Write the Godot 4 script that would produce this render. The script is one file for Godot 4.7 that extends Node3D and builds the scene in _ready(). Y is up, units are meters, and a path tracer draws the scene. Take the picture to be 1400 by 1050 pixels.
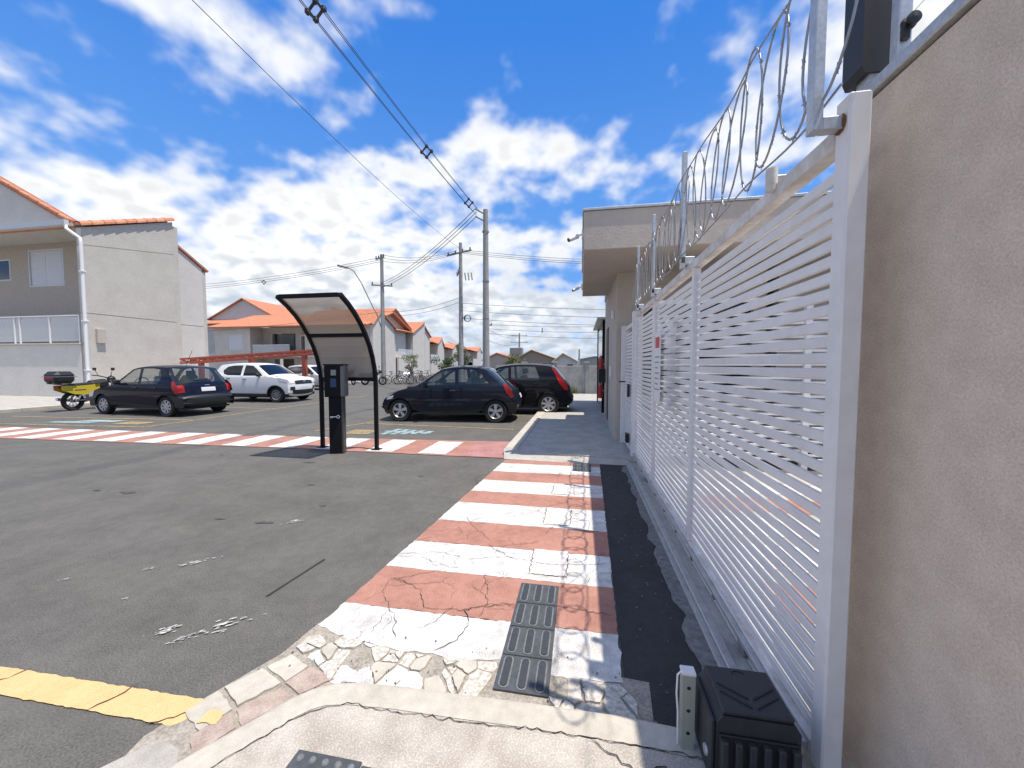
extends Node3D

# ---------------------------------------------------------------- names, tags
var taken := {}
func numbered(called: String) -> String:
	var n: int = taken.get(called, 0)
	taken[called] = n + 1
	return called if n == 0 else "%s_%03d" % [called, n]

func tag(o: Node, label: String, category: String, group := "", kind := "") -> Node:
	o.set_meta("label", label)
	o.set_meta("category", category)
	if group != "": o.set_meta("group", group)
	if kind != "": o.set_meta("kind", kind)
	return o

func thing(called: String, label: String, category: String, at := Vector3.ZERO, turn := 0.0, group := "", kind := "") -> Node3D:
	var o := Node3D.new()
	o.name = numbered(called)
	add_child(o)
	o.position = at
	o.rotation.y = turn
	tag(o, label, category, group, kind)
	return o

func obj(called: String, mesh: Mesh, m: Material, parent: Node = self) -> MeshInstance3D:
	var o := MeshInstance3D.new()
	o.name = numbered(called) if parent == self else called
	o.mesh = mesh
	o.material_override = m
	o.cast_shadow = GeometryInstance3D.SHADOW_CASTING_SETTING_ON
	parent.add_child(o, true)
	return o

func part(called: String, st: SurfaceTool, m: Material, parent: Node = self) -> MeshInstance3D:
	return obj(called, st.commit(), m, parent)

# ---------------------------------------------------------------- mesh helpers
func mb() -> SurfaceTool:
	var st := SurfaceTool.new()
	st.begin(Mesh.PRIMITIVE_TRIANGLES)
	return st

func tri(st: SurfaceTool, a: Vector3, b: Vector3, c: Vector3, n := Vector3.ZERO) -> void:
	var f := (c - a).cross(b - a)
	if f.length_squared() < 1e-16: return
	if n == Vector3.ZERO:
		n = f.normalized()
	elif f.dot(n) < 0.0:
		var t := b
		b = c
		c = t
	st.set_normal(n); st.add_vertex(a)
	st.set_normal(n); st.add_vertex(b)
	st.set_normal(n); st.add_vertex(c)

func tri3(st: SurfaceTool, a: Vector3, b: Vector3, c: Vector3, na: Vector3, nb: Vector3, nc: Vector3) -> void:
	var f := (c - a).cross(b - a)
	if f.length_squared() < 1e-16: return
	if f.dot(na + nb + nc) < 0.0:
		st.set_normal(na); st.add_vertex(a)
		st.set_normal(nc); st.add_vertex(c)
		st.set_normal(nb); st.add_vertex(b)
	else:
		st.set_normal(na); st.add_vertex(a)
		st.set_normal(nb); st.add_vertex(b)
		st.set_normal(nc); st.add_vertex(c)

func quad(st: SurfaceTool, a: Vector3, b: Vector3, c: Vector3, d: Vector3, n := Vector3.ZERO) -> void:
	tri(st, a, b, c, n)
	tri(st, a, c, d, n)

# box with chamfered edges, centre c, size s, in frame t
func cbox(st: SurfaceTool, c: Vector3, s: Vector3, ch := 0.004, t := Transform3D.IDENTITY) -> void:
	var h := s * 0.5
	ch = minf(ch, minf(h.x, minf(h.y, h.z)) * 0.6)
	var ax := [Vector3.RIGHT, Vector3.UP, Vector3.BACK]
	for a in 3:
		for sg in [-1.0, 1.0]:
			var n: Vector3 = ax[a] * sg
			var u: Vector3 = ax[(a + 1) % 3]
			var v: Vector3 = ax[(a + 2) % 3]
			var hu: float = h[(a + 1) % 3] - ch
			var hv: float = h[(a + 2) % 3] - ch
			var o: Vector3 = c + n * h[a]
			quad(st, t * (o - u * hu - v * hv), t * (o + u * hu - v * hv), t * (o + u * hu + v * hv), t * (o - u * hu + v * hv), t.basis * n)
	if ch <= 0.0: return
	for a in 3:
		var u: Vector3 = ax[a]
		var p: Vector3 = ax[(a + 1) % 3]
		var q: Vector3 = ax[(a + 2) % 3]
		var hu: float = h[a] - ch
		var hp: float = h[(a + 1) % 3]
		var hq: float = h[(a + 2) % 3]
		for sp in [-1.0, 1.0]:
			for sq in [-1.0, 1.0]:
				var e1: Vector3 = c + p * sp * hp + q * sq * (hq - ch)
				var e2: Vector3 = c + p * sp * (hp - ch) + q * sq * hq
				quad(st, t * (e1 - u * hu), t * (e1 + u * hu), t * (e2 + u * hu), t * (e2 - u * hu), t.basis * (p * sp + q * sq).normalized())
	for sx in [-1.0, 1.0]:
		for sy in [-1.0, 1.0]:
			for sz in [-1.0, 1.0]:
				var sv := Vector3(sx, sy, sz)
				tri(st, t * (c + sv * Vector3(h.x, h.y - ch, h.z - ch)), t * (c + sv * Vector3(h.x - ch, h.y, h.z - ch)), t * (c + sv * Vector3(h.x - ch, h.y - ch, h.z)), t.basis * sv.normalized())

func bx(st: SurfaceTool, x0: float, x1: float, y0: float, y1: float, z0: float, z1: float, ch := 0.0) -> void:
	cbox(st, Vector3((x0 + x1) * 0.5, (y0 + y1) * 0.5, (z0 + z1) * 0.5), Vector3(absf(x1 - x0), absf(y1 - y0), absf(z1 - z0)), ch)

func box_mesh(x0: float, x1: float, y0: float, y1: float, z0: float, z1: float, ch := 0.0) -> SurfaceTool:
	var st := mb()
	bx(st, x0, x1, y0, y1, z0, z1, ch)
	return st

# tube along a path
func tube(st: SurfaceTool, pts: Array, r: float, n := 8, r1 := -1.0, caps := true) -> void:
	if r1 < 0.0: r1 = r
	var rings := []
	var nrm := []
	var prev := Vector3.ZERO
	for i in pts.size():
		var p: Vector3 = pts[i]
		var d: Vector3
		if i == 0: d = pts[1] - p
		elif i == pts.size() - 1: d = p - pts[i - 1]
		else: d = (pts[i + 1] - p).normalized() + (p - pts[i - 1]).normalized()
		d = d.normalized()
		var u: Vector3
		if prev == Vector3.ZERO:
			u = d.cross(Vector3.UP if absf(d.y) < 0.9 else Vector3.RIGHT).normalized()
		else:
			u = (prev - d * prev.dot(d)).normalized()
		prev = u
		var v := d.cross(u)
		var rad := lerpf(r, r1, float(i) / maxf(1.0, pts.size() - 1))
		var ring := []
		var rn := []
		for k in n:
			var a := TAU * k / n
			var w := u * cos(a) + v * sin(a)
			ring.append(p + w * rad)
			rn.append(w)
		rings.append(ring)
		nrm.append(rn)
	for i in pts.size() - 1:
		for k in n:
			var k2 := (k + 1) % n
			tri3(st, rings[i][k], rings[i + 1][k], rings[i + 1][k2], nrm[i][k], nrm[i + 1][k], nrm[i + 1][k2])
			tri3(st, rings[i][k], rings[i + 1][k2], rings[i][k2], nrm[i][k], nrm[i + 1][k2], nrm[i][k2])
	if caps:
		for e in [0, pts.size() - 1]:
			var d2: Vector3 = (pts[0] - pts[1]).normalized() if e == 0 else (pts[e] - pts[e - 1]).normalized()
			for k in range(1, n - 1):
				tri(st, rings[e][0], rings[e][k], rings[e][k + 1], d2)

func bar(st: SurfaceTool, a: Vector3, b: Vector3, r: float, n := 8, r1 := -1.0) -> void:
	tube(st, [a, b], r, n, r1)

# square-section bar from a to b
func sqbar(st: SurfaceTool, a: Vector3, b: Vector3, w: float, h: float, ch := 0.002) -> void:
	var d := (b - a).normalized()
	var u := d.cross(Vector3.UP if absf(d.y) < 0.95 else Vector3.BACK).normalized()
	var v := u.cross(d).normalized()
	cbox(st, Vector3.ZERO, Vector3((b - a).length(), h, w), ch, Transform3D(Basis(d, v, u), (a + b) * 0.5))

# lathe about axis (unit) through o; prof = [Vector2(radius, height)]
func lathe(st: SurfaceTool, o: Vector3, axis: Vector3, prof: Array, n := 20) -> void:
	var u := axis.cross(Vector3.UP if absf(axis.y) < 0.9 else Vector3.RIGHT).normalized()
	var v := axis.cross(u)
	for i in prof.size() - 1:
		var p: Vector2 = prof[i]
		var q: Vector2 = prof[i + 1]
		var sl := Vector2(q.y - p.y, p.x - q.x).normalized()
		for k in n:
			var a := TAU * k / n
			var b := TAU * (k + 1) / n
			var wa := u * cos(a) + v * sin(a)
			var wb := u * cos(b) + v * sin(b)
			var na := (wa * sl.x + axis * sl.y).normalized()
			var nb := (wb * sl.x + axis * sl.y).normalized()
			var A := o + wa * p.x + axis * p.y
			var B := o + wb * p.x + axis * p.y
			var C := o + wb * q.x + axis * q.y
			var D := o + wa * q.x + axis * q.y
			tri3(st, A, B, C, na, nb, nb)
			tri3(st, A, C, D, na, nb, na)

# flat polygon (x,z) at height y; with thickness th downwards
func slab(st: SurfaceTool, poly: PackedVector2Array, y: float, th := 0.0) -> void:
	var ix := Geometry2D.triangulate_polygon(poly)
	for i in range(0, ix.size(), 3):
		tri(st, Vector3(poly[ix[i]].x, y, poly[ix[i]].y), Vector3(poly[ix[i + 1]].x, y, poly[ix[i + 1]].y), Vector3(poly[ix[i + 2]].x, y, poly[ix[i + 2]].y), Vector3.UP)
	if th > 0.0:
		var cw := Geometry2D.is_polygon_clockwise(poly)
		for i in poly.size():
			var a := poly[i]
			var b := poly[(i + 1) % poly.size()]
			var e := (b - a).normalized()
			var n := Vector3(e.y, 0, -e.x)
			if cw: n = -n
			quad(st, Vector3(a.x, y, a.y), Vector3(b.x, y, b.y), Vector3(b.x, y - th, b.y), Vector3(a.x, y - th, a.y), n)

# extruded polygon: points in frame t (x,y), depth d along +z of t
func prism(st: SurfaceTool, poly: PackedVector2Array, d: float, t: Transform3D) -> void:
	var ix := Geometry2D.triangulate_polygon(poly)
	var zn := t.basis.z.normalized()
	for i in range(0, ix.size(), 3):
		var a := poly[ix[i]]
		var b := poly[ix[i + 1]]
		var c := poly[ix[i + 2]]
		tri(st, t * Vector3(a.x, a.y, 0), t * Vector3(b.x, b.y, 0), t * Vector3(c.x, c.y, 0), -zn)
		tri(st, t * Vector3(a.x, a.y, d), t * Vector3(b.x, b.y, d), t * Vector3(c.x, c.y, d), zn)
	var cw := Geometry2D.is_polygon_clockwise(poly)
	for i in poly.size():
		var a := poly[i]
		var b := poly[(i + 1) % poly.size()]
		var e := (b - a).normalized()
		var n := Vector3(e.y, -e.x, 0)
		if cw: n = -n
		quad(st, t * Vector3(a.x, a.y, 0), t * Vector3(b.x, b.y, 0), t * Vector3(b.x, b.y, d), t * Vector3(a.x, a.y, d), t.basis * n)

# wall of size W x H with rectangular holes [x0,x1,y0,y1]; frame t, thickness th towards -z of t
func wall_holes(st: SurfaceTool, W: float, H: float, holes: Array, th: float, t: Transform3D) -> void:
	var xs := [0.0, W]
	var ys := [0.0, H]
	for h in holes:
		for v in [h[0], h[1]]:
			if not xs.has(v): xs.append(v)
		for v in [h[2], h[3]]:
			if not ys.has(v): ys.append(v)
	xs.sort()
	ys.sort()
	for i in xs.size() - 1:
		for j in ys.size() - 1:
			var mx: float = (xs[i] + xs[i + 1]) * 0.5
			var my: float = (ys[j] + ys[j + 1]) * 0.5
			var open := false
			for h in holes:
				if mx > h[0] and mx < h[1] and my > h[2] and my < h[3]: open = true
			if open: continue
			var x0: float = xs[i]
			var x1: float = xs[i + 1]
			var y0: float = ys[j]
			var y1: float = ys[j + 1]
			quad(st, t * Vector3(x0, y0, 0), t * Vector3(x1, y0, 0), t * Vector3(x1, y1, 0), t * Vector3(x0, y1, 0), t.basis.z)
			quad(st, t * Vector3(x0, y0, -th), t * Vector3(x1, y0, -th), t * Vector3(x1, y1, -th), t * Vector3(x0, y1, -th), -t.basis.z)
	var rects := [[0.0, W, 0.0, H, 1.0]]
	for h in holes: rects.append([h[0], h[1], h[2], h[3], -1.0])
	for r in rects:
		var s: float = r[4]
		quad(st, t * Vector3(r[0], r[2], 0), t * Vector3(r[1], r[2], 0), t * Vector3(r[1], r[2], -th), t * Vector3(r[0], r[2], -th), t.basis * Vector3(0, -s, 0))
		quad(st, t * Vector3(r[0], r[3], 0), t * Vector3(r[1], r[3], 0), t * Vector3(r[1], r[3], -th), t * Vector3(r[0], r[3], -th), t.basis * Vector3(0, s, 0))
		quad(st, t * Vector3(r[0], r[2], 0), t * Vector3(r[0], r[3], 0), t * Vector3(r[0], r[3], -th), t * Vector3(r[0], r[2], -th), t.basis * Vector3(-s, 0, 0))
		quad(st, t * Vector3(r[1], r[2], 0), t * Vector3(r[1], r[3], 0), t * Vector3(r[1], r[3], -th), t * Vector3(r[1], r[2], -th), t.basis * Vector3(s, 0, 0))

# ---------------------------------------------------------------- textures and materials
func noise_bytes(size: int, freq: float, seed_: int, type := FastNoiseLite.TYPE_SIMPLEX_SMOOTH, oct := 3) -> PackedByteArray:
	var n := FastNoiseLite.new()
	n.seed = seed_
	n.noise_type = type
	n.frequency = freq
	n.fractal_octaves = oct
	if oct <= 1: n.fractal_type = FastNoiseLite.FRACTAL_NONE
	return n.get_seamless_image(size, size).get_data()

# layers: [[bytes, weight], ...]; colours c0..c1 (linear); contrast about the middle
func mix_tex(size: int, layers: Array, c0: Color, c1: Color, contrast := 1.0) -> ImageTexture:
	var lut := PackedByteArray()
	lut.resize(768)
	for i in 256:
		var c := c0.lerp(c1, i / 255.0).linear_to_srgb()
		lut[i * 3] = int(clampf(c.r, 0, 1) * 255.0)
		lut[i * 3 + 1] = int(clampf(c.g, 0, 1) * 255.0)
		lut[i * 3 + 2] = int(clampf(c.b, 0, 1) * 255.0)
	var out := PackedByteArray()
	out.resize(size * size * 3)
	var a: PackedByteArray = layers[0][0]
	var wa: float = layers[0][1] * contrast
	var b: PackedByteArray = layers[1][0] if layers.size() > 1 else a
	var wb: float = layers[1][1] * contrast if layers.size() > 1 else 0.0
	var d: PackedByteArray = layers[2][0] if layers.size() > 2 else a
	var wd: float = layers[2][1] * contrast if layers.size() > 2 else 0.0
	var off := 128.0 - 128.0 * (wa + wb + wd)
	for i in size * size:
		var k := clampi(int(a[i] * wa + b[i] * wb + d[i] * wd + off), 0, 255) * 3
		var o := i * 3
		out[o] = lut[k]
		out[o + 1] = lut[k + 1]
		out[o + 2] = lut[k + 2]
	var im := Image.create_from_data(size, size, false, Image.FORMAT_RGB8, out)
	return ImageTexture.create_from_image(im)

func normal_tex(size: int, bytes: PackedByteArray, strength: float) -> ImageTexture:
	var im := Image.create_from_data(size, size, false, Image.FORMAT_L8, bytes)
	im.convert(Image.FORMAT_RGBA8)
	im.bump_map_to_normal_map(strength)
	return ImageTexture.create_from_image(im)

func lin(r: float, g: float, b: float, a := 1.0) -> Color:
	var c := Color(r, g, b).linear_to_srgb()
	c.a = a
	return c

func mat(r: float, g: float, b: float, rough := 0.7, metal := 0.0) -> StandardMaterial3D:
	var m := StandardMaterial3D.new()
	m.albedo_color = lin(r, g, b)
	m.roughness = rough
	m.metallic = metal
	m.cull_mode = BaseMaterial3D.CULL_DISABLED
	return m

func tmat(tex: Texture2D, metres: float, rough := 0.85, ntex: Texture2D = null, nscale := 1.0, world := true) -> StandardMaterial3D:
	var m := StandardMaterial3D.new()
	m.albedo_texture = tex
	m.roughness = rough
	m.uv1_triplanar = true
	m.uv1_world_triplanar = world
	m.uv1_scale = Vector3.ONE / metres
	m.cull_mode = BaseMaterial3D.CULL_DISABLED
	if ntex != null:
		m.normal_enabled = true
		m.normal_texture = ntex
		m.normal_scale = nscale
	return m

func glass(r: float, g: float, b: float, alpha: float, rough := 0.02) -> StandardMaterial3D:
	var m := StandardMaterial3D.new()
	m.albedo_color = lin(r, g, b, alpha)
	m.transparency = BaseMaterial3D.TRANSPARENCY_ALPHA
	m.roughness = rough
	m.metallic_specular = 0.5
	m.cull_mode = BaseMaterial3D.CULL_DISABLED
	return m

var M := {}
func make_materials() -> void:
	var S := 1024
	var fine := noise_bytes(S, 0.22, 11, FastNoiseLite.TYPE_SIMPLEX_SMOOTH, 1)
	var cell := noise_bytes(S, 0.11, 12, FastNoiseLite.TYPE_CELLULAR, 1)
	var mid := noise_bytes(S, 0.02, 13, FastNoiseLite.TYPE_SIMPLEX_SMOOTH, 4)
	var coarse := noise_bytes(S, 0.004, 14, FastNoiseLite.TYPE_SIMPLEX_SMOOTH, 5)
	var stucco := noise_bytes(S, 0.06, 15, FastNoiseLite.TYPE_SIMPLEX_SMOOTH, 3)
	var pitsrc := noise_bytes(S, 0.055, 16, FastNoiseLite.TYPE_CELLULAR, 1)
	var pits := PackedByteArray()
	pits.resize(S * S)
	for i in S * S: pits[i] = 0 if pitsrc[i] < 26 and mid[i] > 105 else 160
	var nfine := normal_tex(S, fine, 3.0)
	var ncell := normal_tex(S, stucco, 5.0)
	M.asphalt = tmat(mix_tex(S, [[fine, 0.6], [mid, 0.25], [coarse, 0.3]], Color(0.062, 0.060, 0.055), Color(0.170, 0.164, 0.150)), 2.6, 0.92, nfine, 0.7)
	M.asphalt.vertex_color_use_as_albedo = true
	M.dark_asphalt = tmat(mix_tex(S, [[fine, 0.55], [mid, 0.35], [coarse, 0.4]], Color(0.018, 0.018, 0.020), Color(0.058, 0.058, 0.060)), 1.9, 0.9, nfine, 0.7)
	M.concrete = tmat(mix_tex(S, [[fine, 0.4], [mid, 0.5], [coarse, 0.6]], Color(0.30, 0.285, 0.26), Color(0.52, 0.50, 0.46)), 1.7, 0.9, nfine, 0.5)
	M.aggregate = tmat(mix_tex(S, [[cell, 0.6], [pits, 0.5], [coarse, 0.45]], Color(0.26, 0.22, 0.185), Color(0.66, 0.615, 0.55)), 0.75, 0.9, nfine, 0.9)
	M.kerb = tmat(mix_tex(S, [[fine, 0.35], [mid, 0.5], [coarse, 0.5]], Color(0.36, 0.33, 0.28), Color(0.58, 0.54, 0.47)), 1.3, 0.9, nfine, 0.4)
	M.dirt = tmat(mix_tex(S, [[fine, 0.6], [mid, 0.7], [coarse, 0.4]], Color(0.20, 0.175, 0.14), Color(0.58, 0.53, 0.46)), 0.4, 0.95, nfine, 1.4)
	M.white_paint = tmat(mix_tex(S, [[mid, 0.55], [fine, 0.4], [coarse, 0.6]], Color(0.42, 0.40, 0.38), Color(0.84, 0.83, 0.81), 1.15), 1.9, 0.75, nfine, 0.8)
	M.red_paint = tmat(mix_tex(S, [[mid, 0.5], [fine, 0.5], [coarse, 0.6]], Color(0.30, 0.138, 0.105), Color(0.49, 0.250, 0.192)), 1.7, 0.8, nfine, 0.9)
	M.pink_paint = tmat(mix_tex(S, [[mid, 0.5], [fine, 0.5], [coarse, 0.6]], Color(0.30, 0.13, 0.12), Color(0.50, 0.26, 0.24)), 1.7, 0.8, nfine, 0.8)
	M.yellow_paint = tmat(mix_tex(S, [[mid, 0.4], [fine, 0.5], [coarse, 0.4]], Color(0.64, 0.385, 0.17), Color(0.80, 0.52, 0.26)), 1.5, 0.8, nfine, 0.8)
	M.faint_yellow = tmat(mix_tex(S, [[mid, 0.7], [fine, 0.6], [coarse, 0.4]], Color(0.13, 0.11, 0.07), Color(0.46, 0.34, 0.15), 1.3), 1.5, 0.85)
	M.faint_white = tmat(mix_tex(S, [[mid, 0.8], [fine, 0.8], [coarse, 0.3]], Color(0.14, 0.135, 0.13), Color(0.70, 0.68, 0.66), 1.3), 1.1, 0.85)
	M.blue_paint = tmat(mix_tex(S, [[mid, 0.7], [fine, 0.6], [coarse, 0.4]], Color(0.13, 0.17, 0.18), Color(0.42, 0.55, 0.58), 1.2), 1.5, 0.85)
	M.wall = tmat(mix_tex(S, [[stucco, 0.55], [pits, 0.6], [coarse, 0.25]], Color(0.42, 0.335, 0.26), Color(0.82, 0.69, 0.56)), 0.55, 0.92, ncell, 0.7)
	M.house = tmat(mix_tex(S, [[mid, 0.4], [fine, 0.3], [coarse, 0.5]], Color(0.46, 0.43, 0.385), Color(0.60, 0.57, 0.52)), 4.0, 0.9, ncell, 0.25)
	M.house_pale = tmat(mix_tex(S, [[mid, 0.4], [fine, 0.3], [coarse, 0.5]], Color(0.54, 0.515, 0.48), Color(0.66, 0.635, 0.60)), 4.0, 0.9, ncell, 0.4)
	M.beige = tmat(mix_tex(S, [[mid, 0.4], [fine, 0.3], [coarse, 0.5]], Color(0.42, 0.365, 0.31), Color(0.54, 0.48, 0.415)), 3.0, 0.9, ncell, 0.12)
	M.tile = tmat(mix_tex(S, [[mid, 0.7], [fine, 0.3], [coarse, 0.6]], Color(0.34, 0.12, 0.065), Color(0.60, 0.26, 0.15)), 2.2, 0.85)
	M.tile_b = tmat(mix_tex(S, [[mid, 0.7], [fine, 0.3], [coarse, 0.6]], Color(0.40, 0.16, 0.09), Color(0.66, 0.32, 0.20)), 1.6, 0.85)
	M.tan_roof = tmat(mix_tex(S, [[mid, 0.7], [fine, 0.3], [coarse, 0.6]], Color(0.30, 0.22, 0.15), Color(0.50, 0.40, 0.30)), 2.2, 0.85)
	M.pole = tmat(mix_tex(S, [[mid, 0.5], [fine, 0.4], [coarse, 0.6]], Color(0.24, 0.235, 0.225), Color(0.42, 0.415, 0.40)), 1.5, 0.9)
	M.panel_wall = tmat(mix_tex(S, [[mid, 0.6], [fine, 0.3], [coarse, 0.7]], Color(0.27, 0.265, 0.245), Color(0.45, 0.44, 0.41)), 2.0, 0.9)
	M.gate = tmat(mix_tex(S, [[mid, 0.4], [coarse, 0.6]], Color(0.64, 0.62, 0.60), Color(0.80, 0.795, 0.79)), 2.2, 0.42)
	M.gate_dirty = tmat(mix_tex(S, [[mid, 0.45], [coarse, 0.7]], Color(0.46, 0.40, 0.34), Color(0.80, 0.785, 0.77), 1.15), 1.0, 0.5)
	M.galv = tmat(mix_tex(S, [[mid, 0.6], [coarse, 0.5]], Color(0.36, 0.37, 0.38), Color(0.62, 0.63, 0.64)), 0.4, 0.45)
	M.galv.metallic = 0.6
	M.rust = tmat(mix_tex(S, [[mid, 0.8], [fine, 0.4]], Color(0.06, 0.025, 0.012), Color(0.26, 0.12, 0.06)), 0.2, 0.95)
	M.rubber_tile = tmat(mix_tex(S, [[mid, 0.5], [fine, 0.5], [coarse, 0.5]], Color(0.035, 0.042, 0.050), Color(0.085, 0.095, 0.108)), 0.7, 0.7, nfine, 0.4)
	M.rubber_ridge = tmat(mix_tex(S, [[mid, 0.5], [fine, 0.5]], Color(0.020, 0.025, 0.032), Color(0.050, 0.057, 0.068)), 0.7, 0.6)
	M.rubber_edge = tmat(mix_tex(S, [[mid, 0.6], [fine, 0.6]], Color(0.07, 0.075, 0.082), Color(0.24, 0.25, 0.26)), 0.5, 0.75)
	M.crack = mat(0.030, 0.026, 0.022, 0.95)
	M.black_metal = mat(0.009, 0.009, 0.011, 0.5)
	M.black_metal.metallic_specular = 0.25
	M.dark_plastic = tmat(mix_tex(S, [[fine, 0.5], [coarse, 0.4]], Color(0.020, 0.021, 0.026), Color(0.042, 0.044, 0.053)), 0.5, 0.55, nfine, 0.4)
	M.black_plastic = mat(0.012, 0.012, 0.014, 0.5)
	M.tyre = mat(0.013, 0.013, 0.014, 0.85)
	M.rim = mat(0.46, 0.46, 0.47, 0.35, 0.7)
	M.rim_dark = mat(0.05, 0.05, 0.055, 0.5, 0.3)
	M.chrome = mat(0.6, 0.6, 0.6, 0.2, 0.9)
	M.black_car = car_paint(0.007, 0.007, 0.010)
	M.blue_car = car_paint(0.010, 0.014, 0.026)
	M.navy_car = car_paint(0.006, 0.008, 0.020)
	M.white_car = car_paint(0.74, 0.74, 0.75)
	M.silver_car = car_paint(0.62, 0.62, 0.63)
	M.car_glass = glass(0.04, 0.06, 0.056, 0.34)
	M.car_glass_dark = glass(0.006, 0.007, 0.008, 0.88)
	M.tail_red = mat(0.30, 0.008, 0.008, 0.15)
	M.lamp_clear = mat(0.62, 0.62, 0.63, 0.1)
	M.plate = mat(0.66, 0.66, 0.68, 0.5)
	M.ink = mat(0.04, 0.04, 0.06, 0.7)
	M.seat = mat(0.055, 0.055, 0.06, 0.9)
	M.seat_grey = mat(0.16, 0.16, 0.16, 0.9)
	M.red_enamel = mat(0.42, 0.03, 0.022, 0.35)
	M.red_steel = mat(0.36, 0.075, 0.045, 0.55)
	M.white_plain = mat(0.74, 0.74, 0.74, 0.5)
	M.window_white = mat(0.58, 0.60, 0.63, 0.45)
	M.grey_metal = mat(0.24, 0.25, 0.26, 0.5, 0.2)
	M.wire = mat(0.045, 0.045, 0.05, 0.6)
	M.razor = mat(0.34, 0.345, 0.35, 0.4, 0.6)
	M.yellow_bike = mat(0.58, 0.46, 0.03, 0.35)
	M.polycarbonate = glass(0.24, 0.22, 0.19, 0.84, 0.3)
	M.polycarbonate.backlight_enabled = true
	M.polycarbonate.backlight = Color(0.36, 0.31, 0.26)
	M.balcony_glass = glass(0.66, 0.69, 0.70, 0.36, 0.1)
	M.window_glass = glass(0.03, 0.035, 0.04, 0.85, 0.03)
	M.room_wall = mat(0.45, 0.42, 0.38, 0.9)
	M.brown_door = mat(0.10, 0.055, 0.04, 0.7)
	M.screen = mat(0.03, 0.06, 0.14, 0.1)
	M.steel_face = mat(0.15, 0.155, 0.165, 0.4, 0.4)
	M.lilac_film = glass(0.55, 0.54, 0.56, 0.5, 0.3)
	M.leaf = leafmat(0.075, 0.105, 0.030)
	M.leaf_b = leafmat(0.055, 0.085, 0.030)
	M.leaf_dry = leafmat(0.15, 0.145, 0.07)
	M.bark = tmat(mix_tex(256, [[noise_bytes(256, 0.08, 31), 1.0]], Color(0.06, 0.045, 0.035), Color(0.16, 0.13, 0.10)), 0.6, 0.95)

func car_paint(r: float, g: float, b: float) -> StandardMaterial3D:
	var m := mat(r, g, b, 0.45)
	m.metallic_specular = 0.12
	m.clearcoat_enabled = true
	m.clearcoat = 0.45
	m.clearcoat_roughness = 0.05
	return m

func leafmat(r: float, g: float, b: float) -> StandardMaterial3D:
	var m := mat(r, g, b, 0.7)
	m.backlight_enabled = true
	m.backlight = Color(0.25, 0.3, 0.12)
	return m

# ---------------------------------------------------------------- sky (air and clouds, by azimuth and elevation)
const BLOBS := [[-46.2, 34.0, 11.6, 3.5, 0.75], [-36.5, 32.2, 6.2, 2.7, 0.6], [-50.6, 34.5, 8.0, 3.3, 0.6], [-59.9, 20.8, 8.8, 4.2, 0.55], [-55.2, 18.0, 9.9, 4.1, 0.55], [-60.9, 15.6, 6.8, 4.4, 0.6], [-37.6, 20.6, 10.9, 4.6, 0.9], [-28.7, 19.3, 12.2, 5.5, 0.9], [-44.8, 14.5, 14.2, 4.2, 0.8], [-22.6, 25.9, 6.2, 2.5, 0.45], [-5.9, 26.6, 13.0, 4.2, 1.0], [-12.2, 29.6, 7.4, 3.6, 0.7], [3.4, 31.2, 5.8, 3.0, 0.4], [13.0, 23.8, 9.1, 4.1, 1.1], [18.9, 25.7, 6.1, 3.4, 0.8], [10.9, 36.7, 5.3, 4.5, 0.45], [18.6, 33.8, 8.8, 3.9, 0.6], [28.1, 31.0, 7.0, 7.7, 0.8], [37.0, 29.6, 5.2, 4.4, 1.2], [-25.3, 40.8, 8.0, 1.4, 0.5], [-8.8, 40.7, 1.5, 2.1, 0.3], [-32.6, 9.7, 26.8, 5.9, 0.8], [-12.3, 10.5, 22.8, 6.3, 0.8], [-50.4, 8.0, 15.1, 4.9, 0.6], [-8.0, 17.5, 12.5, 2.4, 0.6], [-10.1, 4.2, 29.6, 3.2, 0.6]]
const HOLES := [[-19.0, 34.5, 15.0, 4.4, 0.8], [2.0, 35.0, 8.0, 4.0, 0.75], [-9.0, 40.0, 16.0, 3.2, 0.55], [-55.2, 29.4, 3.3, 3.4, 0.4], [-44.5, 24.5, 9.6, 3.3, 0.6], [-6.9, 21.2, 7.4, 1.8, 0.6], [8.3, 29.1, 5.5, 1.9, 0.3], [-39.0, 28.6, 6.0, 2.1, 0.4]]
func smooth(a: float, b: float, x: float) -> float:
	var t := clampf((x - a) / (b - a), 0.0, 1.0)
	return t * t * (3.0 - 2.0 * t)

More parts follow.
